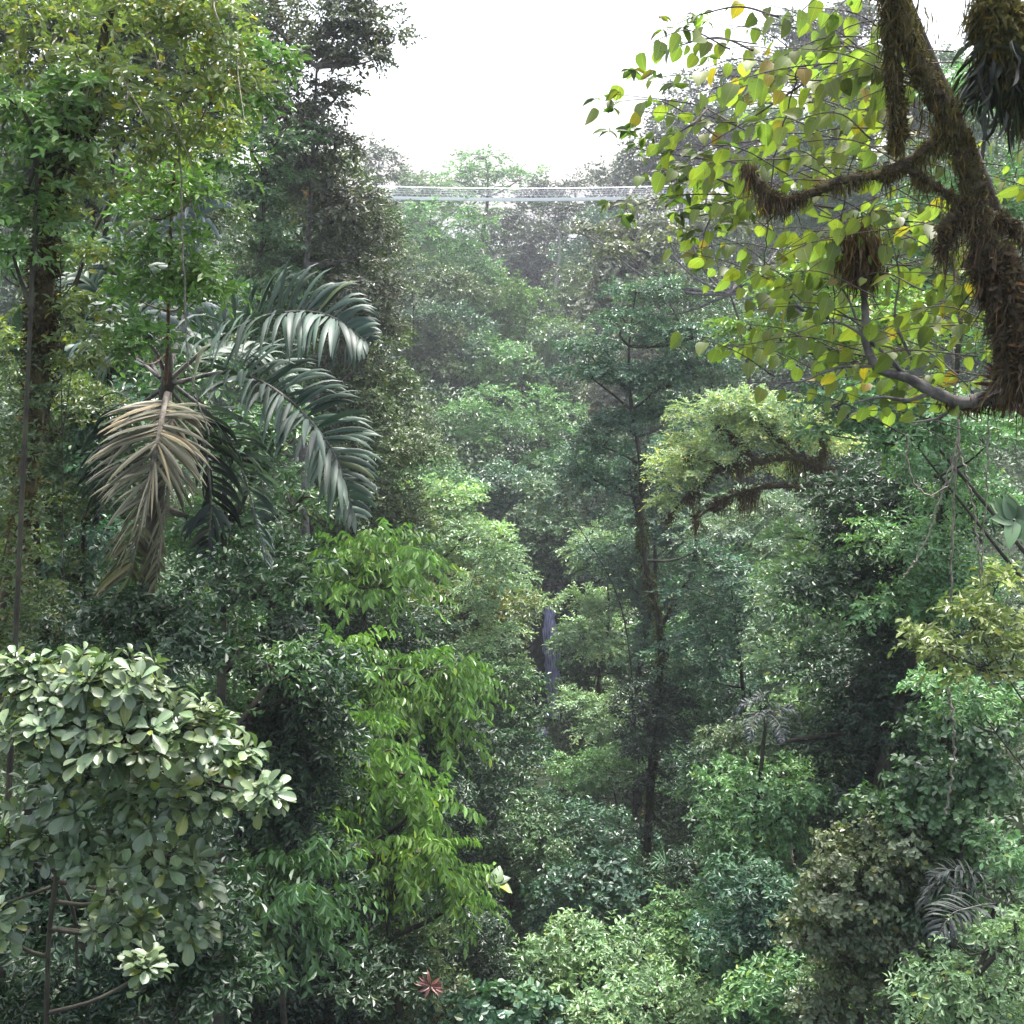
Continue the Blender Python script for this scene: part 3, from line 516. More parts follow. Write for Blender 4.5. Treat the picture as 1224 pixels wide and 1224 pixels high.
# ------------------------------------------------------------------ waterfall
def water_mat():
    m, N, K = new_mat('falling_water')
    g = N.new('ShaderNodeNewGeometry'); mp = N.new('ShaderNodeMapping'); mp.inputs['Scale'].default_value = (9, 2, .8)
    ns = N.new('ShaderNodeTexNoise'); ns.inputs['Scale'].default_value = 1.3; ns.inputs['Detail'].default_value = 6
    K.new(g.outputs['Position'], mp.inputs[0]); K.new(mp.outputs[0], ns.inputs['Vector'])
    cr = N.new('ShaderNodeValToRGB'); e = cr.color_ramp.elements; e[0].position = .32; e[0].color = (.03, .028, .075, 1); e[1].position = .72; e[1].color = (.42, .42, .66, 1)
    K.new(ns.outputs['Fac'], cr.inputs[0])
    pb = N.new('ShaderNodeBsdfPrincipled'); pb.inputs['Roughness'].default_value = .35; K.new(cr.outputs[0], pb.inputs['Base Color'])
    o = N.new('ShaderNodeOutputMaterial'); K.new(pb.outputs[0], o.inputs['Surface']); return m
M['water'] = water_mat()

def sheet(mb, rows, rng, cols=14, rough=.12, n=36):
    """rows: list of (left point, right point) from top to bottom"""
    l = catmull([r[0] for r in rows], n); r_ = catmull([r[1] for r in rows], n)
    t = np.linspace(0, 1, cols)[None, :, None]
    v = l[:, None] * (1 - t) + r_[:, None] * t
    v[..., 1] += -.28 * np.sin(np.pi * t[..., 0]) + rng.normal(size=(n, cols)) * rough * .5 + rng.normal(size=(1, cols)) * rough
    v[:, 0, 0] += rng.normal(size=n) * .1; v[:, -1, 0] += rng.normal(size=n) * .1
    i = np.arange(n - 1)[:, None] * cols; j = np.arange(cols - 1)[None]
    mb.add(v.reshape(-1, 3), np.stack([i + j, i + cols + j, i + cols + j + 1, i + j + 1], -1).reshape(-1, 4))

rng = np.random.default_rng(3)
mb = MB()
sheet(mb, [(P(650, 722, 101.6), P(661, 722, 101.6)), (P(650, 735, 100.9), P(663, 735, 100.9)), (P(649, 760, 100.4), P(669, 760, 100.4)),
           (P(651, 800, 100.2), P(669, 800, 100.2)), (P(653, 830, 99.9), P(668, 830, 99.9)), (P(655, 858, 99.4), P(668, 858, 99.4))], rng, rough=.035)
tag(mb.build('waterfall', M['water'], smooth=True), 'narrow waterfall dropping down a dark cliff in the gorge', kind='structure')
mb = MB()
sheet(mb, [(P(640, 868, 97.7), P(656, 868, 97.7)), (P(637, 880, 97.0), P(654, 880, 97.0)), (P(634, 900, 96.2), P(650, 900, 96.2)), (P(636, 915, 94.5), P(652, 915, 94.5))], rng, rough=.08)
tag(mb.build('cascade', M['water'], smooth=True), 'small white cascade below the waterfall pool', kind='structure')
# cliff of wet rock round the fall
nx, nz = 60, 60
xx = np.linspace(-5.5, 11.5, nx); zz = np.linspace(3.0, 16.5, nz); X, Z = np.meshgrid(xx, zz)
Yc = 100.9 + .12 * (Z - 10) + .6 * np.sin(X * 1.3 + Z * .5) * np.sin(Z * .9) + .3 * np.sin(X * 3.1) + rng.normal(size=X.shape) * .09 + np.clip(np.abs(X - 3.1) - 1.0, 0, 9) * -.18 + .5
Yc += np.where(Z > 15.2, (Z - 15.2) * 1.6, 0)
i = np.arange(nz - 1)[:, None] * nx; j = np.arange(nx - 1)[None]
mb = MB(); mb.add(np.stack([X, Yc, Z], -1).reshape(-1, 3), np.stack([i + j, i + j + 1, i + nx + j + 1, i + nx + j], -1).reshape(-1, 4))
tag(mb.build('cliff', M['rock'], smooth=False), 'dark wet rock face behind the waterfall', kind='structure')

# ------------------------------------------------------------------ hanging bridge
def flat_mat(name, c, rough=.5, metal=0.):
    m, N, K = new_mat(name); pb = N.new('ShaderNodeBsdfPrincipled'); pb.inputs['Base Color'].default_value = (*c, 1); pb.inputs['Roughness'].default_value = rough; pb.inputs['Metallic'].default_value = metal
    ns = N.new('ShaderNodeTexNoise'); ns.inputs['Scale'].default_value = 2.0; mr = N.new('ShaderNodeMapRange'); mr.inputs['To Min'].default_value = rough - .12; mr.inputs['To Max'].default_value = rough + .12
    K.new(ns.outputs['Fac'], mr.inputs['Value']); K.new(mr.outputs[0], pb.inputs['Roughness'])
    o = N.new('ShaderNodeOutputMaterial'); K.new(pb.outputs[0], o.inputs['Surface']); return m
M['alu'] = flat_mat('pale_aluminium', (.86, .86, .86), .5)
M['cable'] = flat_mat('galvanised_cable', (.55, .55, .58), .5)

def box(mb, a, b):
    x0, y0, z0 = a; x1, y1, z1 = b
    mb.add([[x0, y0, z0], [x1, y0, z0], [x1, y1, z0], [x0, y1, z0], [x0, y0, z1], [x1, y0, z1], [x1, y1, z1], [x0, y1, z1]],
           [[0, 3, 2, 1], [4, 5, 6, 7], [0, 1, 5, 4], [1, 2, 6, 5], [2, 3, 7, 6], [3, 0, 4, 7]])

def bridge():
    Y = 150.0; zb = P(610, 238, Y)[2]; xa, xb = -22.0, 21.0
    root = empty('hanging_bridge', (1, Y, zb))
    zf = lambda x: zb + .0009 * (x - 1) ** 2 * 1.0
    xs = np.linspace(xa, xb, 113)
    d = MB()
    for q in range(len(xs) - 1):
        z = zf((xs[q] + xs[q + 1]) / 2); box(d, (xs[q] + .015, Y - .6, z - .10), (xs[q + 1] - .015, Y + .6, z))
    d.build('deck', M['alu'], root)
    for sy in (-.66, .66):
        b = MB(); xs2 = np.linspace(xa, xb, 40)
        for q in range(len(xs2) - 1):
            z = zf((xs2[q] + xs2[q + 1]) / 2); box(b, (xs2[q], Y + sy - .05, z - .24), (xs2[q + 1], Y + sy + .05, z + .12))
        b.build('edge_beam', M['alu'], root)
        h = MB(); xl = np.linspace(xa, xb, 60); tube(h, np.stack([xl, np.full(60, Y + sy), zf(xl) + 1.25], -1), .035, 5); h.build('handrail', M['cable'], root)
        n_ = MB(); k = 70; xn = np.linspace(xa, xb, k)
        for q in range(k - 1):
            z0, z1 = zf(xn[q]), zf(xn[q + 1])
            tube(n_, [(xn[q], Y + sy, z0 + .16), (xn[q + 1], Y + sy, z1 + 1.25)], .008, 3)
            tube(n_, [(xn[q], Y + sy, z0 + 1.25), (xn[q + 1], Y + sy, z1 + .16)], .008, 3)
        for hh in (.45, .7, .95): tube(n_, np.stack([xl, np.full(60, Y + sy), zf(xl) + hh], -1), .011, 3)
        n_.build('side_netting', M['cable'], root)
    for x in (xa, xb):
        t = MB(); g = float(hfun(x, Y)) - 1
        for sy in (-1.0, 1.0): box(t, (x - .2, Y + sy - .2, g), (x + .2, Y + sy + .2, zb + 3.2))
        box(t, (x - .19, Y - 1.2, zb + 2.6), (x + .19, Y + 1.2, zb + 3.0)); t.build('tower', M['cable'], root)
    tag(root, 'white hanging footbridge stretched across the gorge against the sky', 'bridge')
bridge()

tree(192, PU, 'broad', [(668, 246, 12, 7), (676, 252, 12, 6)], 'thin tree with a bare white stem just under the bridge', group=G_far, bark='bark_pale', tr=.28, skirt=False,
     trunk=[P(664, 350, 192), P(669, 300, 192), P(667, 250, 192)])

# ------------------------------------------------------------------ slender tree in the middle of the gorge
def curve_tubes(root, name, mat, curves, Y, segs=7, bump=.1, seed=1):
    r_ = np.random.default_rng(seed); mb = MB(); paths = []
    for pts, ra in curves:
        w_ = [P(p[0], p[1], Y + (p[2] if len(p) > 2 else 0)) for p in pts]
        if name == 'limb': mb = MB()
        pa = catmull(w_, max(8, len(w_) * 6)); tube(mb, pa, ra, segs, bump, r_); paths.append(pa)
        if name == 'limb': o = mb.build(name, M[mat], root, smooth=True)
    return (o if name == 'limb' else mb.build(name, M[mat], root, smooth=True)), paths

def strands(mb, path, n, Lm, rng, r=.06, w=.03):
    """moss strands hanging from a bough"""
    nc = max(4, len(path) // 2); cc = rng.uniform(0, len(path) - 1.01, nc); cl = rng.random(nc) ** 2 + .12
    q = rng.integers(0, nc, n); fi = np.clip(cc[q] + rng.normal(size=n) * len(path) * .014, 0, len(path) - 1.01)
    i = fi.astype(int); t = (fi - i)[:, None]; p = path[i] * (1 - t) + path[i + 1] * t
    seg = cl[q] * 1.3
    L = Lm * rng.random(n) ** 2 * seg + .06
    pos = p + rng.normal(size=(n, 3)) * r; pos[:, 2] -= r * .3
    ax = np.tile([0, 0, -1.0], (n, 1)) + rng.normal(size=(n, 3)) * .22
    leaves(mb, pos, ax, rng.normal(size=(n, 3)), L, w * rng.uniform(.5, 1.6, n), TQ, rng)

r_ = tree(52, BG, 'broad', [(700, 414, 44, 11), (745, 385, 44, 16), (800, 398, 40, 15), (828, 432, 36, 15), (765, 345, 40, 16), (705, 446, 40, 13), (720, 528, 44, 16), (698, 560, 36, 16),
      (752, 505, 34, 14), (805, 492, 40, 18), (745, 455, 44, 18), (790, 450, 40, 16), (830, 400, 30, 12), (735, 575, 34, 14), (835, 655, 26, 10)],
     'slender tree with mossy forked trunk standing in the middle of the gorge, dark layered crown', group=G_R, L=.18, skirt=False, tr=.17, dens=1.3, base=(P(772, 1075, 52)[0], 52.0),
     trunk=[P(772, 1080, 52), P(776, 960, 52), P(781, 880, 52), P(791, 800, 52), P(788, 745, 52), P(774, 690, 52), P(767, 620, 52), P(765, 545, 52), P(754, 485, 52), P(752, 410, 52), P(760, 350, 52)], ysp=.35)
o, pa = curve_tubes(r_, 'limb', 'bark', [([(790, 748), (812, 712), (828, 680), (832, 640), (828, 600)], [.13, .09, .05]), ([(766, 625), (756, 590), (753, 560)], [.08, .05]), ([(782, 470), (800, 455), (835, 445)], [.06, .03])], 52)
mb = MB(); rg = np.random.default_rng(5)
trp = catmull([P(772, 1080, 52), P(776, 960, 52), P(781, 880, 52), P(791, 800, 52), P(788, 745, 52), P(774, 690, 52), P(767, 620, 52), P(765, 545, 52)], 60)
moss_on(mb, trp, .17, 5200, .30, rg); 
for q in pa: moss_on(mb, q, .1, 300, .25, rg)
mb.build('moss', M['moss'], r_, color=(.05, .055, .022))
mb = MB(); bl = [(P(785, 850, 51.7), 1.5, 1.2, .9), (P(770, 880, 51.6), 1.2, 1, .9), (P(810, 870, 51.9), 1.3, 1, .8), (P(778, 930, 52), .8, .7, 1.3), (P(780, 820, 51.8), .9, .8, .6), (P(770, 1000, 52), .7, .6, 1.4)]
foliage(mb, bl, SPEC['mid'], .2, rg); mb.build('climber', M['leaf'], r_, color=(.02, .042, .026))

# ------------------------------------------------------------------ arching mossy boughs
Y0 = 36
r_ = tree(Y0, (.24, .31, .19), 'tier', [(895, 478, 60, 13), (850, 500, 50, 13), (940, 490, 44, 14), (905, 505, 60, 16), (830, 530, 40, 12), (965, 510, 36, 18), (800, 575, 26, 11), (835, 560, 40, 11), (875, 535, 50, 14), (795, 600, 24, 9), (930, 560, 40, 12, 1.5), (860, 485, 50, 14), (990, 530, 34, 16, 1), (920, 520, 60, 16, 1.2), (820, 555, 40, 14, 1)],
     'tree with arching moss-draped boughs and pale feathery crown, right of the slender tree', group=G_R, L=.13, skirt=False, tr=.14, limbs=False, dens=1.3,
     base=(P(1090, 760, Y0)[0], Y0 + 1.0), trunk=[P(1075, 720, Y0 + .5), P(1040, 650, Y0), P(1012, 612, Y0), P(975, 570, Y0), P(955, 530, Y0), P(950, 495, Y0)], mat='leaf_yellow')
o, pa = curve_tubes(r_, 'limb', 'bark_moss', [
    ([(1038, 600), (1005, 580), (985, 560), (950, 547), (905, 552), (865, 560), (825, 590), (795, 622)], [.15, .13, .10, .07, .03]),
    ([(1032, 608), (1000, 594), (960, 582), (905, 584), (860, 600), (830, 622)], [.12, .09, .05, .03]),
    ([(955, 548), (925, 520), (905, 490)], [.08, .03]), ([(905, 552), (880, 525), (850, 505)], [.07, .02]), ([(975, 565), (985, 530), (975, 495)], [.08, .03]),
    ([(865, 560), (840, 545), (815, 545)], [.05, .02]), ([(1015, 650), (995, 615), (978, 590)], [.13, .08])], Y0, bump=.25)
mb = MB(); rg = np.random.default_rng(6)
for q, m_ in zip(pa, (2400, 1900, 700, 600, 600, 300, 400)): strands(mb, q, m_, .75, rg, .08, .022); moss_on(mb, q, .09, m_, .16, rg, .2)
mb.build('moss', M['moss'], r_, color=(.075, .050, .038))

# ------------------------------------------------------------------ tree of bare twisting branches
Y0 = 78
r_ = tree(Y0, BN, 'round', [(740, 300, 22, 9), (800, 285, 24, 10), (845, 268, 24, 10), (905, 275, 22, 10), (770, 345, 24, 8), (925, 318, 20, 10), (880, 250, 24, 10), (815, 320, 18, 8), (700, 275, 20, 8)],
     'tree of bare twisting grey branches with few brownish leaves, right of centre below the bridge', group=G_R, L=.2, gap=.72, limbs=False, skirt=False, tr=.17, bark='bark',
     trunk=[P(898, 520, Y0), P(893, 430, Y0), P(882, 380, Y0), P(868, 338, Y0)])
rg = np.random.default_rng(8); cur = []
for (ex, ey) in [(700, 275), (740, 300), (770, 345), (790, 290), (815, 262), (845, 268), (880, 250), (905, 275), (925, 318), (935, 290), (745, 372), (830, 300), (915, 255)]:
    mx_, my_ = (868 + ex) / 2 + rg.uniform(-12, 12), (352 + ey) / 2 + rg.uniform(2, 22)
    cur.append(([(872, 352), (mx_, my_, rg.uniform(-1, 1)), (ex, ey, rg.uniform(-2, 2))], [.13, .08, .03]))
    for k in range(3):
        tt = rg.uniform(.4, .9); bx_, by_ = 872 + (ex - 872) * tt, 352 + (ey - 352) * tt + 8
        cur.append(([(bx_, by_), (bx_ + (ex - 872) * .15 + rg.uniform(-10, 10), by_ - rg.uniform(5, 25)), (bx_ + (ex - 872) * .25 + rg.uniform(-15, 15), by_ - rg.uniform(15, 45))], [.05, .02]))
curve_tubes(r_, 'branches', 'bark_grey', cur, Y0, 5, .08)

# dark bough under the grey-green tree on the right, the boughs left of the gorge
r_ = TREES and empty('fallen_bough', P(1125, 950, 33)); 
curve_tubes(r_, 'bough', 'bark', [([(1135, 965), (1100, 925), (1078, 900), (1062, 880), (1010, 878), (940, 886)], [.22, .17, .12, .06]), ([(1066, 884), (1062, 850), (1058, 820)], [.09, .04])], 33)
tag(r_, 'dark crooked bough under the grey-green spreading tree on the right', 'bough')

# ------------------------------------------------------------------ palms
def frond(lb, rb, path, side_len, roll, rng, n=36, width=.09, droop=.9, start=.18, r0=.03, two=(1, 1), fwd=.55, up=0.35, env0=.0):
    """one feather frond: rachis tube plus leaflets, folded strips that arch over and hang"""
    tube(rb, path, [r0, r0 * .7, r0 * .25], 6, .04, rng)
    N_ = len(path); ts = np.repeat(np.linspace(start, .99, n), 2) + rng.uniform(-.006, .006, 2 * n)
    sgn = np.tile([1.0, -1.0], n); ts = np.clip(ts, 0, .995)
    fi = ts * (N_ - 1); i0 = fi.astype(int); fr = (fi - i0)[:, None]
    p = path[i0] * (1 - fr) + path[np.minimum(i0 + 1, N_ - 1)] * fr
    T = nrm(np.gradient(path, axis=0))[i0]
    lat = nrm(np.cross(T, UP) + 1e-6); upv = np.cross(lat, T)
    c, s_ = math.cos(roll), math.sin(roll)
    latr = lat * c + upv * s_; nrmv = upv * c - lat * s_
    env = np.sin(np.pi * np.clip(.22 + ts * .74, 0, 1)) ** .7
    env = np.maximum(env, env0)
    Ls = side_len * env * rng.uniform(.88, 1.08, len(ts)) * np.where(sgn > 0, two[0], two[1])
    d0 = nrm(latr * sgn[:, None] * .8 + T * fwd + nrmv * up + rng.normal(size=p.shape) * .17)
    segs = 6; pts = [p]; d = d0.copy(); dr = droop * rng.uniform(.75, 1.2, (len(ts), 1))
    for k in range(segs):
        pts.append(pts[-1] + d * (Ls / segs)[:, None]); d = nrm(d + np.array([0, 0, -1.0]) * dr * .30 * (k + .6) / 2)
    pts = np.stack(pts, 1)                                            # (m, 7, 3)
    D = nrm(np.gradient(pts, axis=1)); W = nrm(np.cross(D, nrmv[:, None] + rng.normal(size=(len(ts), 1, 3)) * .25)); Nn = np.cross(W, D)
    ws = np.array([.25, .8, 1, 1, .85, .55, .06]) * width * .5
    m = len(ts); V = np.empty((m, segs + 1, 3, 3))
    V[:, :, 0] = pts - W * ws[None, :, None] - Nn * ws[None, :, None] * .35; V[:, :, 1] = pts; V[:, :, 2] = pts + W * ws[None, :, None] - Nn * ws[None, :, None] * .35
    base = np.arange(m)[:, None] * (segs + 1) * 3; r = np.arange(segs)[None] * 3
    f = np.stack([np.stack([base + r, base + r + 1, base + r + 4, base + r + 3], -1), np.stack([base + r + 1, base + r + 2, base + r + 5, base + r + 4], -1)], 2).reshape(-1, 4)
    lb.add(V.reshape(-1, 3), f, np.repeat(rng.random(m), segs * 2))

def pix_path(pts, Y, n=24):
    return catmull([P(p[0], p[1], Y + (p[2] if len(p) > 2 else 0)) for p in pts], n)

def big_palm():
    Y = 16.0; rng = np.random.default_rng(21)
    hub = P(200, 462, Y)
    bx, by = P(175, 900, Y)[0], Y + .3; bz = float(hfun(bx, by)) - .3
    root = empty('feather_palm', (bx, by, bz))
    tb = MB(); tube(tb, catmull([(bx, by, bz), P(168, 1000, Y + .2), P(170, 760, Y + .1), P(190, 560, Y), hub], 40), [.17, .14, .12, .11, .09], 10, .07, rng)
    tube(tb, catmull([hub, P(202, 430, Y), P(203, 400, Y)], 6), [.09, .05, .01], 8, .05, rng)
    tb.build('trunk', M['bark'], root, smooth=True)
    live = (.040, .068, .052); dark = (.022, .032, .030); blue = (.075, .10, .11)
    R = math.radians
    F = [  # points, leaflet length, roll, colour, droop, (far side, near side), n, label
        ([(205, 452), (262, 405, -.4), (330, 375, -.9), (395, 378, -1.2), (440, 410, -1.4)], 1.12, R(-38), live, .62, (1.2, .7), 46, None),
        ([(207, 458), (285, 446, -.6), (350, 482, -1.1), (398, 540, -1.4), (424, 618, -1.5)], 1.0, R(-28), live, .45, (1.12, .85), 48, None),
        ([(195, 455), (155, 425, .2), (112, 420, .3), (74, 452, .3)], .85, R(20), live, 1.3, (1, 1), 30, None),
        ([(203, 445), (222, 365, .9), (236, 275, 1.3), (214, 200, 1.2)], .85, R(30), blue, .9, (1, 1), 36, None),
        ([(196, 445), (170, 380, 1.0), (150, 300, 1.6), (122, 235, 1.6)], .9, R(-10), live, .9, (1, 1), 36, None),
        ([(192, 452), (140, 375, 1.0), (102, 340, 1.3), (66, 362, 1.4)], .8, R(10), live, 1.0, (1, 1), 32, None),
        ([(204, 465), (236, 510, .2), (252, 590, .3), (247, 680, .2)], .75, R(15), dark, .9, (1, 1), 36, 'dark drooping frond beside the dead one'),
        ([(208, 460), (268, 515, 1.1), (298, 590, 1.6), (318, 675, 1.7)], .75, R(0), blue, .9, (1, 1), 36, None),
        ([(192, 465), (155, 500, .6), (128, 560, .7), (118, 625, .7)], .7, R(0), dark, .9, (1, 1), 30, None),
        ([(206, 452), (250, 425, 1.1), (300, 430, 1.5), (352, 468, 1.6)], .85, R(-15), live, 1.0, (1, 1), 34, None),
        ([(200, 450), (176, 410, -.8), (140, 405, -1.4), (100, 440, -1.8)], .6, R(10), live, 1.0, (1, 1), 26, None),
    ]
    for pts, ln, roll, col, dr, two, n, lab in F:
        lb, rb = MB(), MB(); frond(lb, rb, pix_path(pts, Y), ln, roll, rng, n=n, width=.075, droop=dr, two=two, up=.6)
        fr = rb.build('frond', M['bark_grey'], root, smooth=True, label=lab); l = lb.build('leaflets', M['frond'], root, color=col, smooth=True)
        l.parent = fr
    lb, rb = MB(), MB()
    frond(lb, rb, pix_path([(200, 470, -.1), (190, 520, -.7), (172, 610, -.9), (155, 690, -.8)], Y), .98, R(0), rng, n=66, width=.058, droop=.22, start=.06, r0=.045, fwd=.6, up=.3, env0=.68)
    frond(lb, rb, pix_path([(203, 470, -.05), (205, 530, -.5), (196, 620, -.6), (185, 700, -.5)], Y), .7, R(12), rng, n=34, width=.05, droop=.25, start=.1, r0=.03, fwd=.9, up=.2)
    fr = rb.build('frond', M['vine'], root, smooth=True, label='dead brown frond hanging straight down'); l = lb.build('leaflets', M['frond_dead'], root, color=(.135, .128, .090)); l.parent = fr
    tag(root, 'large feather palm with one dead brown hanging frond, left of the gorge', 'palm tree')
big_palm()

def small_palm(px, py, Y, fr_list, col, label, ln, name='small_palm', cat='palm', width=.06, n=22, mat='frond'):
    rng = np.random.default_rng(int(px)); hub = P(px, py, Y); bz = float(hfun(hub[0], hub[1] + .5)) - .2
    root = empty(name, (hub[0], hub[1] + .5, bz)); tb = MB()
    tube(tb, catmull([(hub[0], hub[1] + .5, bz), hub - np.array([0, -.2, .8]), hub], 10), [.09, .06, .04], 7, .05, rng); tb.build('trunk', M['bark'], root, smooth=True)
    for pts in fr_list:
        lb, rb = MB(), MB(); frond(lb, rb, pix_path([(px, py)] + pts, Y, 14), ln, rng.uniform(-.3, .3), rng, n=n, width=width, r0=.015)
        f = rb.build('frond', M['bark_grey'], root, smooth=True); l = lb.build('leaflets', M[mat], root, color=col); l.parent = f
    tag(root, label, cat)
small_palm(915, 868, 31, [[(905, 845), (890, 842), (878, 862)], [(918, 842), (912, 832), (900, 835)], [(925, 850), (945, 848), (958, 868)], [(910, 850, -1), (900, 860, -1.6), (896, 885, -2)], [(922, 855, -1), (932, 868, -1.6), (934, 888, -2)]],
           (.035, .045, .048), 'small greyish palm poking out above the green tree right of the slender trunk', .4)
small_palm(1190, 1080, 20, [[(1150, 1062), (1120, 1062), (1098, 1085)], [(1165, 1050), (1140, 1040), (1112, 1050)], [(1190, 1055), (1205, 1045), (1230, 1050)], [(1160, 1085, -1), (1135, 1095, -1.4), (1120, 1120, -1.6)]],
           (.03, .038, .038), 'dark feather palm in shade above the bottom right corner bush', .7)
small_palm(812, 1060, 40, [[(800, 1035), (790, 1030), (780, 1045)], [(815, 1032), (822, 1022), (835, 1028)], [(825, 1045), (840, 1045), (850, 1062)], [(800, 1050), (785, 1060), (780, 1078)]],
           (.05, .11, .06), 'little green palm at the foot of the slender trunk, its right', .8)
small_palm(205, 1235, 11, [[(200, 1205), (195, 1190), (180, 1195)], [(210, 1205), (218, 1190), (235, 1195)], [(195, 1215), (180, 1205), (165, 1212)], [(215, 1215), (235, 1208), (245, 1220)]],
           (.05, .075, .045), 'small fan-leaved palm at the bottom edge under the pale bush', .22, width=.02)
small_palm(965, 745, 42, [[(955, 730), (945, 728), (935, 740)], [(965, 725), (965, 718), (955, 715)], [(975, 732), (988, 730), (998, 742)]], (.06, .15, .04), 'tiny bright green palm tuft in the middle of the right slope', .9)

def rosette_plant(px, py, Y, col, label, name, cat, n, L, W, mat='leaf', upw=.5, tpl=TLANCE, seed=1, drop=True, facing=(0, -.6, .4)):
    rng = np.random.default_rng(seed); c = P(px, py, Y); mb = MB()
    th = rng.uniform(0, 6.28, n); f = nrm(np.array(facing, float)); a = nrm(np.cross(f, UP)); b = np.cross(f, a)
    ax = a * np.cos(th)[:, None] + b * np.sin(th)[:, None] + f * rng.uniform(.1, upw + .4, (n, 1))
    leaves(mb, c + ax * .02, ax, f + rng.normal(size=(n, 3)) * .25, L * rng.uniform(.7, 1.1, n), W, tpl, rng)
    root = empty(name, c); mb.build('leaves', M[mat], root, color=col, smooth=True)
    sb = MB(); g = c + np.array([.05, .2, -.25]) * (L / .3); tube(sb, [g, c], [.012, .01], 6); sb.build('stem', M['bark'], root)
    tag(root, label, cat)
rosette_plant(515, 1178, 22, (.20, .09, .11), 'pinkish bromeliad rosette in the shade at the bottom, left of centre', 'bromeliad', 'plant', 16, .30, .06, seed=4)
rosette_plant(1205, 468, 9.0, (.05, .018, .028), 'dark purple bromeliad on the pale twisted bough at the right edge', 'bromeliad', 'plant', 30, .26, .045, seed=5)
rosette_plant(592, 1056, 31, (.10, .16, .09), 'plant with a few very large pale leaves below the dull green tree, bottom centre', 'large_leaved_plant', 'plant', 7, .50, .36, 'leaf_pale', .1, THEART, 6, facing=(.1, -.35, 1))
rosette_plant(1212, 622, 13, (.06, .11, .06), 'plant of large lobed leaves at the right edge above the bright bush', 'large_leaved_plant', 'plant', 9, .32, .17, 'leaf', .2, THEART, 7, facing=(-.2, -.7, .5))
rosette_plant(612, 880, 66, (.20, .26, .19), 'plant with round grey leaves hanging beside the small white cascade', 'large_leaved_plant', 'plant', 9, .9, .7, 'leaf_pale', .2, THEART, 8)
rosette_plant(376, 231, 44.6, (.60, .33, .20), 'cluster of orange blossom in the tall olive tree on the left', 'flower_cluster', 'flowers', 90, .5, .22, 'leaf_pale', 1.2, THEART, 9)

# ------------------------------------------------------------------ sapling and yellowing trees in front of the palm, upper left
Y0 = 13.2
tree(Y0, BR, 'mid', [(178, 255, 26, 14), (228, 232, 24, 12), (168, 300, 28, 14), (215, 290, 22, 12), (240, 325, 22, 10), (190, 340, 26, 12), (150, 345, 18, 9), (225, 352, 28, 10), (178, 392, 24, 9), (150, 420, 18, 8), (205, 215, 30, 14), (245, 345, 20, 8)],
     'slim sapling with reddish stem and whorls of light leaves in front of the palm', 'sapling', group=G_L, L=.10, skirt=False, tr=.028, bark='bark_red', gap=.35, mat='leaf_gloss', base=(P(165, 900, Y0)[0], 17.2),
     trunk=[P(170, 900, 17.2), P(185, 620, 16.8), P(196, 490, 16.3), P(199, 440, 15.6), P(201, 380, 14.2), P(203, 300, Y0), P(210, 190, Y0), P(222, 100, Y0), P(216, -40, Y0)])
def left_tree():
    Y = 12.5
    r = tree(Y, YG, 'mid', [(30, 20, 44, 26), (100, 30, 50, 28), (170, 20, 44, 26), (60, 80, 40, 22), (140, 80, 50, 26), (215, 60, 40, 26), (265, 30, 36, 26), (10, 150, 40, 30), (20, -10, 50, 24), (120, -10, 60, 24), (230, -10, 50, 24), (110, 130, 36, 18), (175, 130, 44, 24), (240, 115, 36, 24), (280, 90, 26, 22),
          (150, 180, 40, 22), (215, 165, 36, 22), (120, 225, 26, 18), (270, 150, 24, 14)],
         'yellow-green small-leaved tree filling the top left corner', group=G_L, L=.10, skirt=False, tr=.11, bark='bark_moss', mat='leaf_yellow', gap=.3, ysp=.7, limbs=False,
         base=(P(-60, 1100, Y)[0], Y + .6), trunk=[P(-40, 1000, Y + .6), P(15, 700, Y + .4), P(48, 420, Y + .1), P(56, 290, Y), P(72, 190, Y), P(105, 125, Y), P(130, 20, Y), P(150, -60, Y)])
    rng = np.random.default_rng(31); cur = []
    for k in range(26):
        x, y = rng.uniform(0, 290), rng.uniform(-10, 130); dx, dy = rng.uniform(-45, 45), rng.uniform(30, 110)
        cur.append(([(x, y, rng.uniform(-1, 1)), (x + dx * .5 + rng.uniform(-6, 6), y + dy * .5, rng.uniform(-1, .5)), (x + dx, y + dy, rng.uniform(-1, .5))], [.010, .004]))
    curve_tubes(r, 'twigs', 'vine', cur, Y, 4, 0)
    mb = MB(); pa = pix_path([(15, 700, .4), (48, 420, .1), (56, 290), (72, 190), (105, 125)], Y, 60); moss_on(mb, pa, .12, 7000, .10, rng, .3); mb.build('moss', M['moss'], r, color=(.05, .04, .022))
left_tree()
tree(11.8, BR, 'mid', [(25, 120, 40, 20), (60, 145, 36, 18), (20, 170, 34, 22), (75, 175, 26, 14), (30, 225, 34, 18), (45, 265, 34, 14), (90, 110, 20, 10), (15, 300, 26, 14)],
     'fresh green leafy tree at the left edge over the dark mossy trunk', group=G_L, L=.10, skirt=False, tr=.07, base=(P(-160, 900, 11.8)[0], 12.0))
tree(12.6, YG, 'mid', [(70, 360, 26, 14), (95, 400, 24, 14), (85, 440, 18, 10), (10, 400, 22, 30), (100, 300, 22, 16), (70, 250, 20, 18)],
     'thin yellow-green climber leaves hanging left of the palm hub', 'climbing_plant', group=G_L, cat='climber', L=.09, skirt=False, tr=.02, mat='leaf_yellow', gap=.35, base=(P(-40, 900, 12.6)[0], 13))
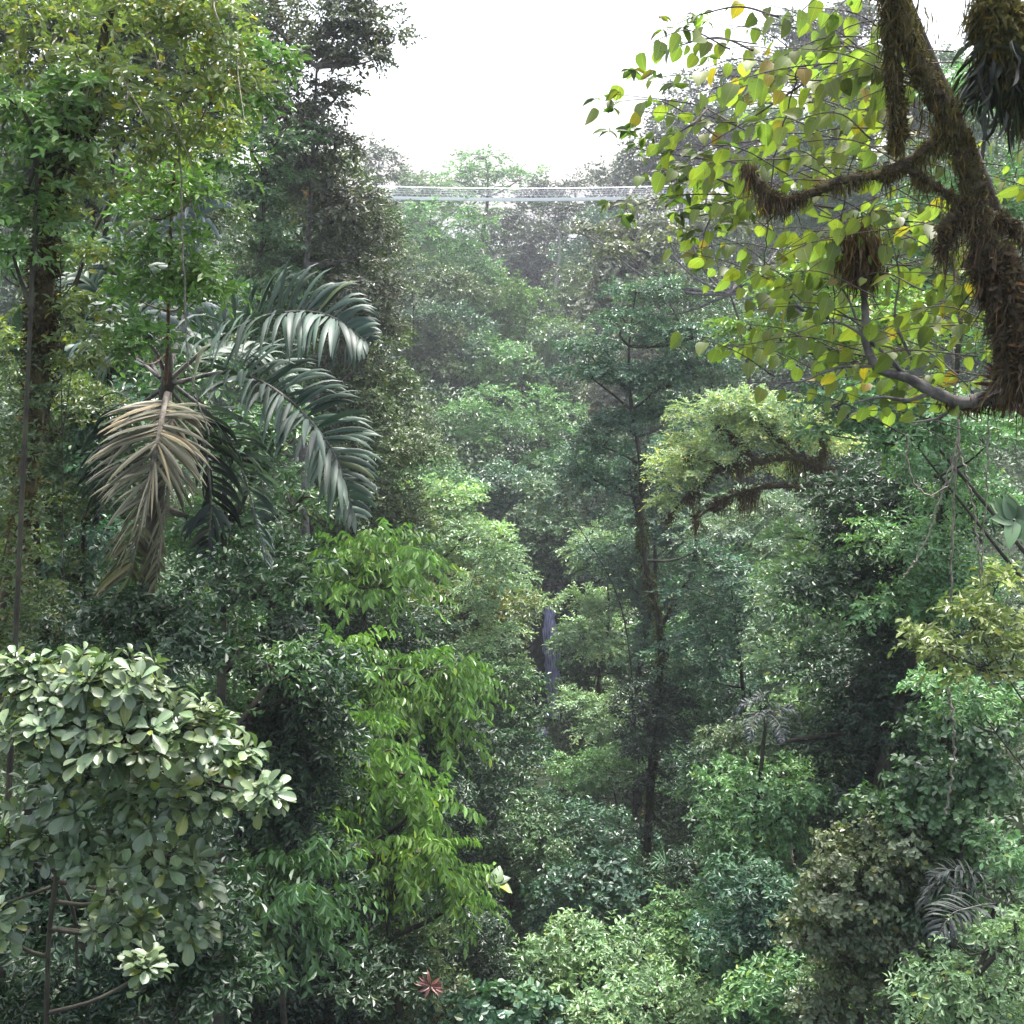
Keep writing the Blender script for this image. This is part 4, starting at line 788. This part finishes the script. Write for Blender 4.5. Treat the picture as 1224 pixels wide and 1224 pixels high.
tree(14, BR, 'mid', [(290, 60, 26, 16), (320, 75, 22, 10), (275, 115, 22, 12), (310, 115, 18, 8), (270, 175, 22, 12), (250, 205, 20, 10)],
     'light green leafy sprays right of the pinkish hanging stem, top left', group=G_L, L=.10, skirt=False, tr=.03, gap=.25, base=(P(-60, 900, 13)[0], 13.4), trunk=[P(-30, 800, 13.4), P(60, 480, 13.2), P(120, 260, 13.5), P(205, 150, 14), P(285, 105, 14)])

# ------------------------------------------------------------------ pale bush in the left foreground, rosettes of large leaves
def rosette_bush():
    Y = 9.0; rng = np.random.default_rng(41); L = .18
    bx, by = P(55, 1400, Y)[0], Y + .3; bz = float(hfun(bx, by)) - .3
    L = .165; root = empty('large_leaved_bush', (bx, by, bz)); lb, tb = MB(), MB()
    main = catmull([(bx, by, bz), P(55, 1300, Y + .2), P(66, 1060, Y + .2), P(90, 960, Y + .2), P(120, 890, Y + .2)], 30)
    tube(tb, main, [.035, .024, .02, .018, .015], 8, .12, rng)
    tube(tb, catmull([P(64, 1040, Y + .2), P(85, 1080, Y + .3), P(92, 1170, Y + .4)], 8), [.018, .012], 6, .1, rng)
    tube(tb, catmull([P(60, 1060, Y + .2), P(20, 1075, Y), P(-20, 1090, Y)], 8), [.015, .012], 6, .1, rng)
    blobs = [(70, 815, 70, 34, 34), (140, 815, 60, 34, 26), (50, 880, 70, 46, 28), (150, 880, 80, 46, 34), (225, 870, 60, 34, 22), (270, 905, 44, 30, 18), (90, 950, 80, 40, 26), (190, 950, 70, 40, 26), (265, 955, 50, 32, 18), (315, 950, 26, 26, 10),
             (130, 1020, 50, 28, 16), (185, 1030, 60, 34, 18), (220, 1060, 36, 30, 13), (10, 1010, 30, 26, 8), (2, 1110, 18, 28, 6), (228, 1105, 26, 18, 7), (170, 1165, 26, 30, 9), (150, 1105, 46, 34, 13), (60, 1010, 40, 30, 9), (140, 1070, 22, 12, 4), (20, 800, 30, 22, 10)]
    for (px, py, hw, hh, n) in blobs:
        n = int(n * 1.35)
        yy = Y + rng.uniform(-.25, .35); c = P(px, py, yy); rx, rz = hw * mpp(yy), hh * mpp(yy)
        d = rng.normal(size=(n, 3)); d[:, 2] = d[:, 2] * .8 + .35; d[:, 1] = d[:, 1] * .9 - .25; d = nrm(d)
        ctr = c + d * np.array([rx, rx * .9, rz]) * rng.uniform(.5, 1.0, (n, 1))
        s0 = main[np.argmin(np.linalg.norm(main - (c - [0, 0, .3]), axis=1))]
        tube(tb, catmull([s0, (s0 + c) / 2 - [0, 0, .06], c], 8), [.022, .012], 5, .05, rng)
        for q in range(n):
            a = nrm(d[q] * .7 + UP * .7 + rng.normal(size=3) * .25); cq = ctr[q]
            tube(tb, catmull([c, (c + cq) / 2 + rng.normal(size=3) * .03, cq + a * .02], 5), [.008, .004], 4, 0, rng)
            k = int(rng.integers(5, 11)); th = np.arange(k) * 2.4 + rng.uniform(0, 6); e1 = nrm(np.cross(a, [.3, .8, .2])); e2 = np.cross(a, e1)
            el_ = np.linspace(.05, .75, k) + rng.normal(size=k) * .12
            ax = (e1 * np.cos(th)[:, None] + e2 * np.sin(th)[:, None]) + a * el_[:, None] + np.array([0, 0, -.12]) + rng.normal(size=(k, 3)) * .12
            pos = cq + a * (np.linspace(-.03, .02, k))[:, None] + nrm(ax) * .025
            Lq = L * rng.uniform(.55, 1.25, k) * np.linspace(1.05, .75, k)
            leaves(lb, pos, ax, a + UP * .2 + rng.normal(size=(k, 3)) * .16, Lq, Lq * rng.uniform(.46, .56, k), TOBOV, rng, np.clip(rng.random() * .4 + rng.random(k) * .5, 0, .99))
    tb.build('stems', M['bark'], root, smooth=True); lb.build('leaves', M['leaf_pale'], root, color=(.112, .172, .092), smooth=True)
    tag(root, 'pale bush with rosettes of large blunt leaves in the left foreground', 'bush')
rosette_bush()

# ------------------------------------------------------------------ mossy leaning tree and big backlit leaves, upper right
def mossy_tree():
    Y = 8.6; rng = np.random.default_rng(51)
    bx, by = P(1330, 1000, Y)[0], Y + .6; bz = float(hfun(bx, by)) - .3
    root = empty('mossy_tree', (bx, by, bz)); tb, mb = MB(), MB()
    main = catmull([(bx, by, bz), P(1325, 900, Y + .5), P(1275, 600, Y + .3), P(1240, 450, Y + .1), P(1205, 370, Y), P(1178, 300, Y), P(1168, 250, Y), P(1158, 205, Y), P(1140, 150, Y), P(1108, 95, Y), P(1082, 40, Y), P(1066, -30, Y), P(1050, -160, Y)], 110)
    tube(tb, main, [.16, .11, .085, .075, .07, .07, .065, .06, .055], 12, .3, rng); tb.build('trunk', M['bark_moss'], root, smooth=True)
    moss_on(mb, main[38:], .070, 12000, .035, rng, .5); strands(mb, main[38:], 2500, .20, rng, .07, .009)
    B = [([(1138, 160), (1118, 168), (1090, 190), (1052, 208), (1000, 217), (955, 236), (925, 236), (905, 218), (893, 196)], [.042, .030, .038, .024, .032, .02, .024, .012], 3000, .035, .20),
         ([(1166, 255), (1140, 238), (1112, 218), (1085, 203), (1050, 205)], [.036, .024, .03, .015], 1300, .03, .14),
         ([(1168, 255), (1200, 262), (1240, 290)], [.04, .035], 900, .05, .15),
         ([(1160, 255), (1135, 262), (1128, 285), (1130, 298)], [.05, .03], 900, .06, .22),
         ([(1062, -60), (1064, 20), (1068, 80), (1072, 120)], [.035, .045, .02, .03, .012], 3200, .05, .22),
         ([(1075, 120), (1074, 150), (1073, 176)], [.02, .045, .03], 1300, .06, .12),
         ([(1180, 300), (1200, 350), (1215, 410), (1222, 440)], [.09, .09, .04], 6500, .12, .40),
         ([(1240, 450, .1), (1285, 330, .2), (1300, 200, .2), (1265, 90, .1), (1210, 30), (1160, -50)], [.07, .06, .055, .05, .04], 1500, .05, .15),
         ([(1180, 0), (1198, 35), (1212, 75), (1235, 112)], [.05, .13, .14, .05], 6000, .12, .30)]
    for pts, ra, n, mL, sL in B:
        b = MB(); pa = pix_path(pts, Y, 40); tube(b, pa, ra, 9, .25, rng); b.build('branch', M['bark_moss'], root, smooth=True)
        rr = float(np.mean(ra)); moss_on(mb, pa, rr, n, mL, rng, .35); strands(mb, pa, int(n * .6), sL, rng, rr * .7, .008)
    mb.build('moss', M['moss'], root, color=(.080, .060, .040))
    tag(root, 'leaning mossy tree with shaggy moss-hung branches at the upper right', 'tree')
    # strap-leaved epiphyte riding on it
    lb = MB(); n = 320; c = P(1200, 75, Y) + rng.normal(size=(n, 3)) * [.11, .11, .15]; ax = (c - P(1200, 60, Y)) * 2 + rng.normal(size=(n, 3)) * .35 + [0, 0, -.8]
    leaves(lb, c, ax, rng.normal(size=(n, 3)) + [0, -.5, .5], rng.uniform(.14, .30, n), .015, TLANCE, rng)
    e = lb.build('epiphyte', M['leaf'], color=(.022, .03, .02)); tag(e, 'dark strap-leaved epiphyte clump high on the mossy tree at the right edge', 'plant')
mossy_tree()

def pale_bough():
    root = empty('twisted_bough', P(1225, 500, 9.3))
    o, pa = curve_tubes(root, 'bough', 'bark_grey', [([(1260, 520), (1215, 480), (1180, 476), (1150, 481), (1115, 468), (1085, 452), (1050, 440), (1038, 420), (1034, 370), (1032, 320), (1036, 270), (1045, 235)], [.075, .06, .045, .035, .03, .025, .02]),
        ([(1085, 452), (1060, 425), (1030, 400), (1000, 385), (950, 398)], [.018, .006]), ([(1115, 468), (1090, 478), (1050, 475), (1020, 482)], [.02, .006]), ([(1150, 481), (1120, 500), (1090, 505)], [.015, .005]), ([(1050, 438), (1000, 440), (960, 455), (900, 457)], [.012, .004]),
        ([(1030, 400), (1010, 350), (985, 320)], [.01, .004]), ([(1090, 430), (1070, 380), (1075, 330), (1060, 270)], [.012, .004])], 9.0, 7, .12)
    rng = np.random.default_rng(9); mb = MB(); strands(mb, pix_path([(1022, 262), (1032, 285), (1030, 315)], 8.9, 10), 1500, .22, rng, .07, .012); strands(mb, pa[0][:28], 500, .10, rng, .03, .01)
    mb.build('moss', M['moss'], root, color=(.07, .045, .035)); tag(root, 'pale twisted bough curling up from the right edge below the mossy tree', 'bough')
pale_bough()

def backlit_tree():
    Y = 8.9; rng = np.random.default_rng(61)
    base = P(1290, 1000, Y); bz = float(hfun(base[0], Y + .3)) - .3
    root = empty('backlit_tree', (base[0], Y + .3, bz)); tb, lb = MB(), MB()
    main = catmull([(base[0], Y + .3, bz), P(1320, 900, Y + .5), P(1285, 550, Y + .6), P(1225, 350, Y + .7), P(1172, 200, Y + .8), P(1110, 60, Y + .9), P(1060, -60, Y + .9)], 60)
    tube(tb, main, [.09, .06, .04, .03], 7, .05, rng)
    G = [(905, 195, 60, 60, 16), (860, 235, 34, 34, 5), (985, 165, 60, 50, 13), (960, 290, 60, 40, 11), (1040, 260, 60, 60, 12), (1090, 330, 50, 60, 9), (990, 360, 60, 50, 10), (1020, 430, 60, 40, 9), (930, 400, 40, 40, 6),
         (885, 90, 60, 36, 7), (960, 60, 50, 40, 7), (830, 120, 50, 40, 5), (1030, 100, 40, 60, 6), (1120, 400, 50, 50, 5), (1190, 300, 30, 60, 3), (810, 90, 34, 44, 3), (985, 10, 60, 20, 5), (930, 140, 60, 40, 9), (870, 300, 40, 40, 5), (920, 350, 40, 40, 6), (1110, 460, 60, 30, 6), (1050, 470, 50, 20, 5), (840, 190, 30, 30, 4), (1190, 200, 30, 60, 6), (1140, 350, 40, 60, 9), (1060, 380, 50, 50, 7), (1000, 90, 50, 50, 7)]
    for cx, cy, sx, sy, n in G:
        for q in range(int(n * 1.15)):
            tx, ty = cx + rng.normal() * sx * .6, cy + rng.normal() * sy * .6; dep = rng.uniform(-.25, 1.9)
            ln = rng.uniform(70, 150); an = rng.uniform(-.75, .55)
            s = (tx + ln * math.cos(an), ty - ln * math.sin(an) * .8, dep + rng.uniform(-.4, .4)); e = (tx - ln * .3, ty + rng.uniform(-5, 30), dep)
            m_ = ((s[0] + e[0]) / 2, (s[1] + e[1]) / 2 - rng.uniform(5, 26), dep)
            pa = catmull([P(s[0], s[1], Y + s[2]), P(m_[0], m_[1], Y + m_[2]), P(e[0], e[1], Y + e[2])], 14); tube(tb, pa, [.006, .004, .002], 4, 0, rng)
            k = int(rng.integers(4, 9)); ii = np.linspace(4, 13, k).astype(int); p = pa[ii]; T = nrm(np.gradient(pa, axis=0))[ii]
            side = nrm(np.cross(T, UP)) * np.where(np.arange(k) % 2, 1, -1)[:, None]
            ax = T * .4 + side * .45 + np.array([0, 0, -.75]) + rng.normal(size=(k, 3)) * .3
            nm = np.array([0, -.8, .65]) + rng.normal(size=(k, 3)) * .75
            Ls = .14 * rng.uniform(.4, 1.2, k); leaves(lb, p + nrm(ax) * .03, ax, nm, Ls, Ls * rng.uniform(.68, .85, k), THEART, rng, np.clip(rng.random() * .5 + rng.random(k) * .5, 0, .99))
    tb.build('twigs', M['vine_dark'], root, smooth=True); lb.build('leaves', M['leaf_thin'], root, color=(.140, .185, .045), smooth=True)
    tag(root, 'tree with large rounded yellow-green backlit leaves at the upper right', 'tree')
backlit_tree()
def thin_spray():
    Y = 10.0; rng = np.random.default_rng(77); root = empty('leafy_branch', P(900, 235, Y)); tb, lb = MB(), MB()
    T0 = [([(1010, 250), (930, 240), (850, 232), (790, 236), (748, 250)], 15), ([(930, 240), (880, 205), (840, 190), (765, 178), (735, 168)], 9), ([(960, 250), (885, 250), (835, 258), (790, 262)], 12),
          ([(960, 100), (900, 140), (850, 170), (815, 195)], 9), ([(880, 150), (845, 130), (800, 120), (730, 112)], 8), ([(900, 60), (860, 45), (800, 60), (770, 92)], 8), ([(930, 20), (880, 8), (830, 20), (790, 40)], 7),
          ([(845, 130), (825, 150), (790, 165), (770, 160)], 8), ([(950, 200), (880, 230), (845, 270), (838, 300)], 8), ([(900, 235), (860, 215), (800, 212), (785, 205)], 10)]
    for pts, k in T0:
        pa = pix_path([(x, y, rng.uniform(-.5, .5)) for x, y in pts], Y, 24); tube(tb, pa, [.010, .006, .002], 5, 0, rng)
        for q in range(k):
            i = int(rng.uniform(7, 23.9)); base = pa[i]; m = int(rng.integers(3, 6)); th = rng.uniform(0, 6.28, m)
            d = np.stack([np.cos(th) * .8 - .25, np.sin(th) * .7, rng.uniform(-.75, .3, m)], -1)
            e = base + rng.normal(size=3) * .07; tube(tb, [base, e], .002, 3)
            Ls = .12 * rng.uniform(.5, 1.2, m); leaves(lb, np.tile(e, (m, 1)), d, np.array([0, -.5, .8]) + rng.normal(size=(m, 3)) * .5, Ls, Ls * .42, TLANCE, rng)
    tb.build('twigs', M['vine_dark'], root, smooth=True); lb.build('leaves', M['leaf_thin'], root, color=(.085, .135, .03), smooth=True)
    tag(root, 'thin spray of narrow green leaves reaching in front of the bridge end from the right', 'branch')
thin_spray()

# ------------------------------------------------------------------ lianas
def liana(pts, Y, r, label, mat='vine'):
    pa = pix_path(pts, Y, len(pts) * 10); rng = np.random.default_rng(len(pts)); pa[1:-1] += rng.normal(size=pa[1:-1].shape) * r * .8
    mb = MB(); tube(mb, pa, [r, r * .8], 5, .1, rng); o = mb.build('liana', M[mat], smooth=True); tag(o, label, 'liana', 'hanging lianas')
liana([(1142, 300), (1140, 430), (1146, 520), (1138, 620), (1136, 720)], 13, .014, 'long pale liana hanging straight down right of the mossy arching boughs')
liana([(1146, 520), (1122, 600), (1095, 670), (1080, 690)], 13.1, .011, 'thin liana slanting down to the left from the long pale one')
liana([(1144, 530), (1160, 590), (1168, 640), (1172, 690)], 12.9, .011, 'liana slanting down to the right from the long pale one')
liana([(1084, 520), (1090, 570), (1110, 592), (1132, 580), (1142, 545)], 12.8, .011, 'liana hanging in a loop left of the long pale one')
liana([(1182, 420), (1180, 560), (1176, 640), (1172, 700)], 13.2, .010, 'thin straight liana nearest the right edge')
liana([(1133, 820), (1140, 880), (1138, 930), (1130, 975)], 15, .016, 'pale curved liana in front of the round vine leaves, lower right')
liana([(213, 120), (218, 250), (222, 380), (228, 450), (250, 520)], 12.6, .010, 'thin pale liana hanging in front of the palm')
liana([(945, 1010), (950, 1035), (975, 1045), (990, 1048)], 24, .02, 'short curved liana over the hollow left of the tangled bush')
liana([(1020, 180), (1000, 300), (996, 400)], 8.9, .005, 'dark threadlike vine among the big backlit leaves, left one', 'vine_dark')
liana([(960, 60), (925, 200), (912, 330)], 8.9, .006, 'dark threadlike vine leftmost among the backlit leaves', 'vine_dark')

# dark growth below and beside the foreground bush
tree(11.2, DK, 'mid', [(40, 1010, 60, 40), (120, 1050, 60, 40), (200, 1100, 60, 36), (60, 1110, 70, 40), (150, 1150, 70, 40), (230, 1180, 50, 40), (30, 1200, 70, 40), (110, 1220, 70, 30), (270, 1080, 40, 50), (280, 1170, 40, 50), (210, 1180, 50, 50), (160, 1080, 60, 40)],  # added dark shrub; the shade beneath the bush is put into its colour
     'added very dark shrub standing in for the shade under the pale foreground bush', 'leafy_bush', group=G_L, cat='bush', L=.10, dens=1.5, skirt=False, tr=.02, base=(P(-30, 1300, 11.2)[0], 11.5), ysp=.5)
tree(12.3, OL, 'fine', [(20, 480, 30, 26), (10, 540, 30, 30), (35, 600, 30, 34), (12, 660, 34, 34), (40, 700, 30, 34), (15, 745, 40, 24), (8, 430, 24, 26)],
     'brown-green mossy climber clothing the trunk at the left edge', 'climbing_plant', group=G_L, cat='climber', L=.07, skirt=False, tr=.02, mat='leaf_yellow', base=(P(-60, 1000, 12.3)[0], 12.8), gap=.2, limbs=False)
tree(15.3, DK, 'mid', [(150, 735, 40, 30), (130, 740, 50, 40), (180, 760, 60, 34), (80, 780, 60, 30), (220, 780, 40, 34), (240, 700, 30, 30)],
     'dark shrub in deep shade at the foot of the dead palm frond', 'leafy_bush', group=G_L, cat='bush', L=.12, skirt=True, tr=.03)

tree(31, OL, 'broad', [(30, 30, 70, 50), (110, 40, 70, 50), (190, 20, 70, 50), (250, 70, 60, 50), (60, 120, 70, 60), (160, 130, 70, 60), (230, 150, 60, 50), (20, 220, 60, 60), (110, 230, 70, 60), (240, 260, 50, 50)],
     'tall olive tree standing behind the yellow-green corner tree at the upper left', group=G_L, L=.17)
tree(20, MD, 'mid', [(150, 560, 40, 34), (250, 520, 50, 40), (300, 560, 50, 40), (270, 620, 50, 30), (330, 520, 40, 40), (230, 450, 40, 34), (350, 600, 40, 30)],
     'mid-green leafy tree behind the lower palm fronds', group=G_L, L=.14)

tree(70, GY, 'broad', [(670, 560, 24, 12), (655, 585, 24, 14), (690, 590, 28, 14), (640, 610, 24, 12)], 'small grey-green tree above the waterfall, left of the slender trunk', group=G_far, L=.25, base=(8.5, 71), tr=.06, skirt=False)
tree(58, PL, 'tier', [(590, 640, 26, 9), (560, 632, 24, 9), (600, 660, 24, 10), (572, 655, 26, 10)], 'small pale layered tree between the yellowish tree and the waterfall lip', group=G_L, L=.22, base=(-5, 59), tr=.06)
tree(64, LG, 'broad', [(905, 700, 34, 16), (870, 665, 30, 14), (935, 670, 30, 14), (900, 735, 40, 18)], 'fresh green tree in front of the layered dark one right of the fork', group=G_R, L=.2)
tree(44, OL, 'mid', [(1050, 740, 36, 20), (1020, 770, 36, 20), (1090, 760, 36, 24), (1060, 790, 40, 20)], 'olive tree in the shade between the two dark trees on the right', group=G_R, L=.16)
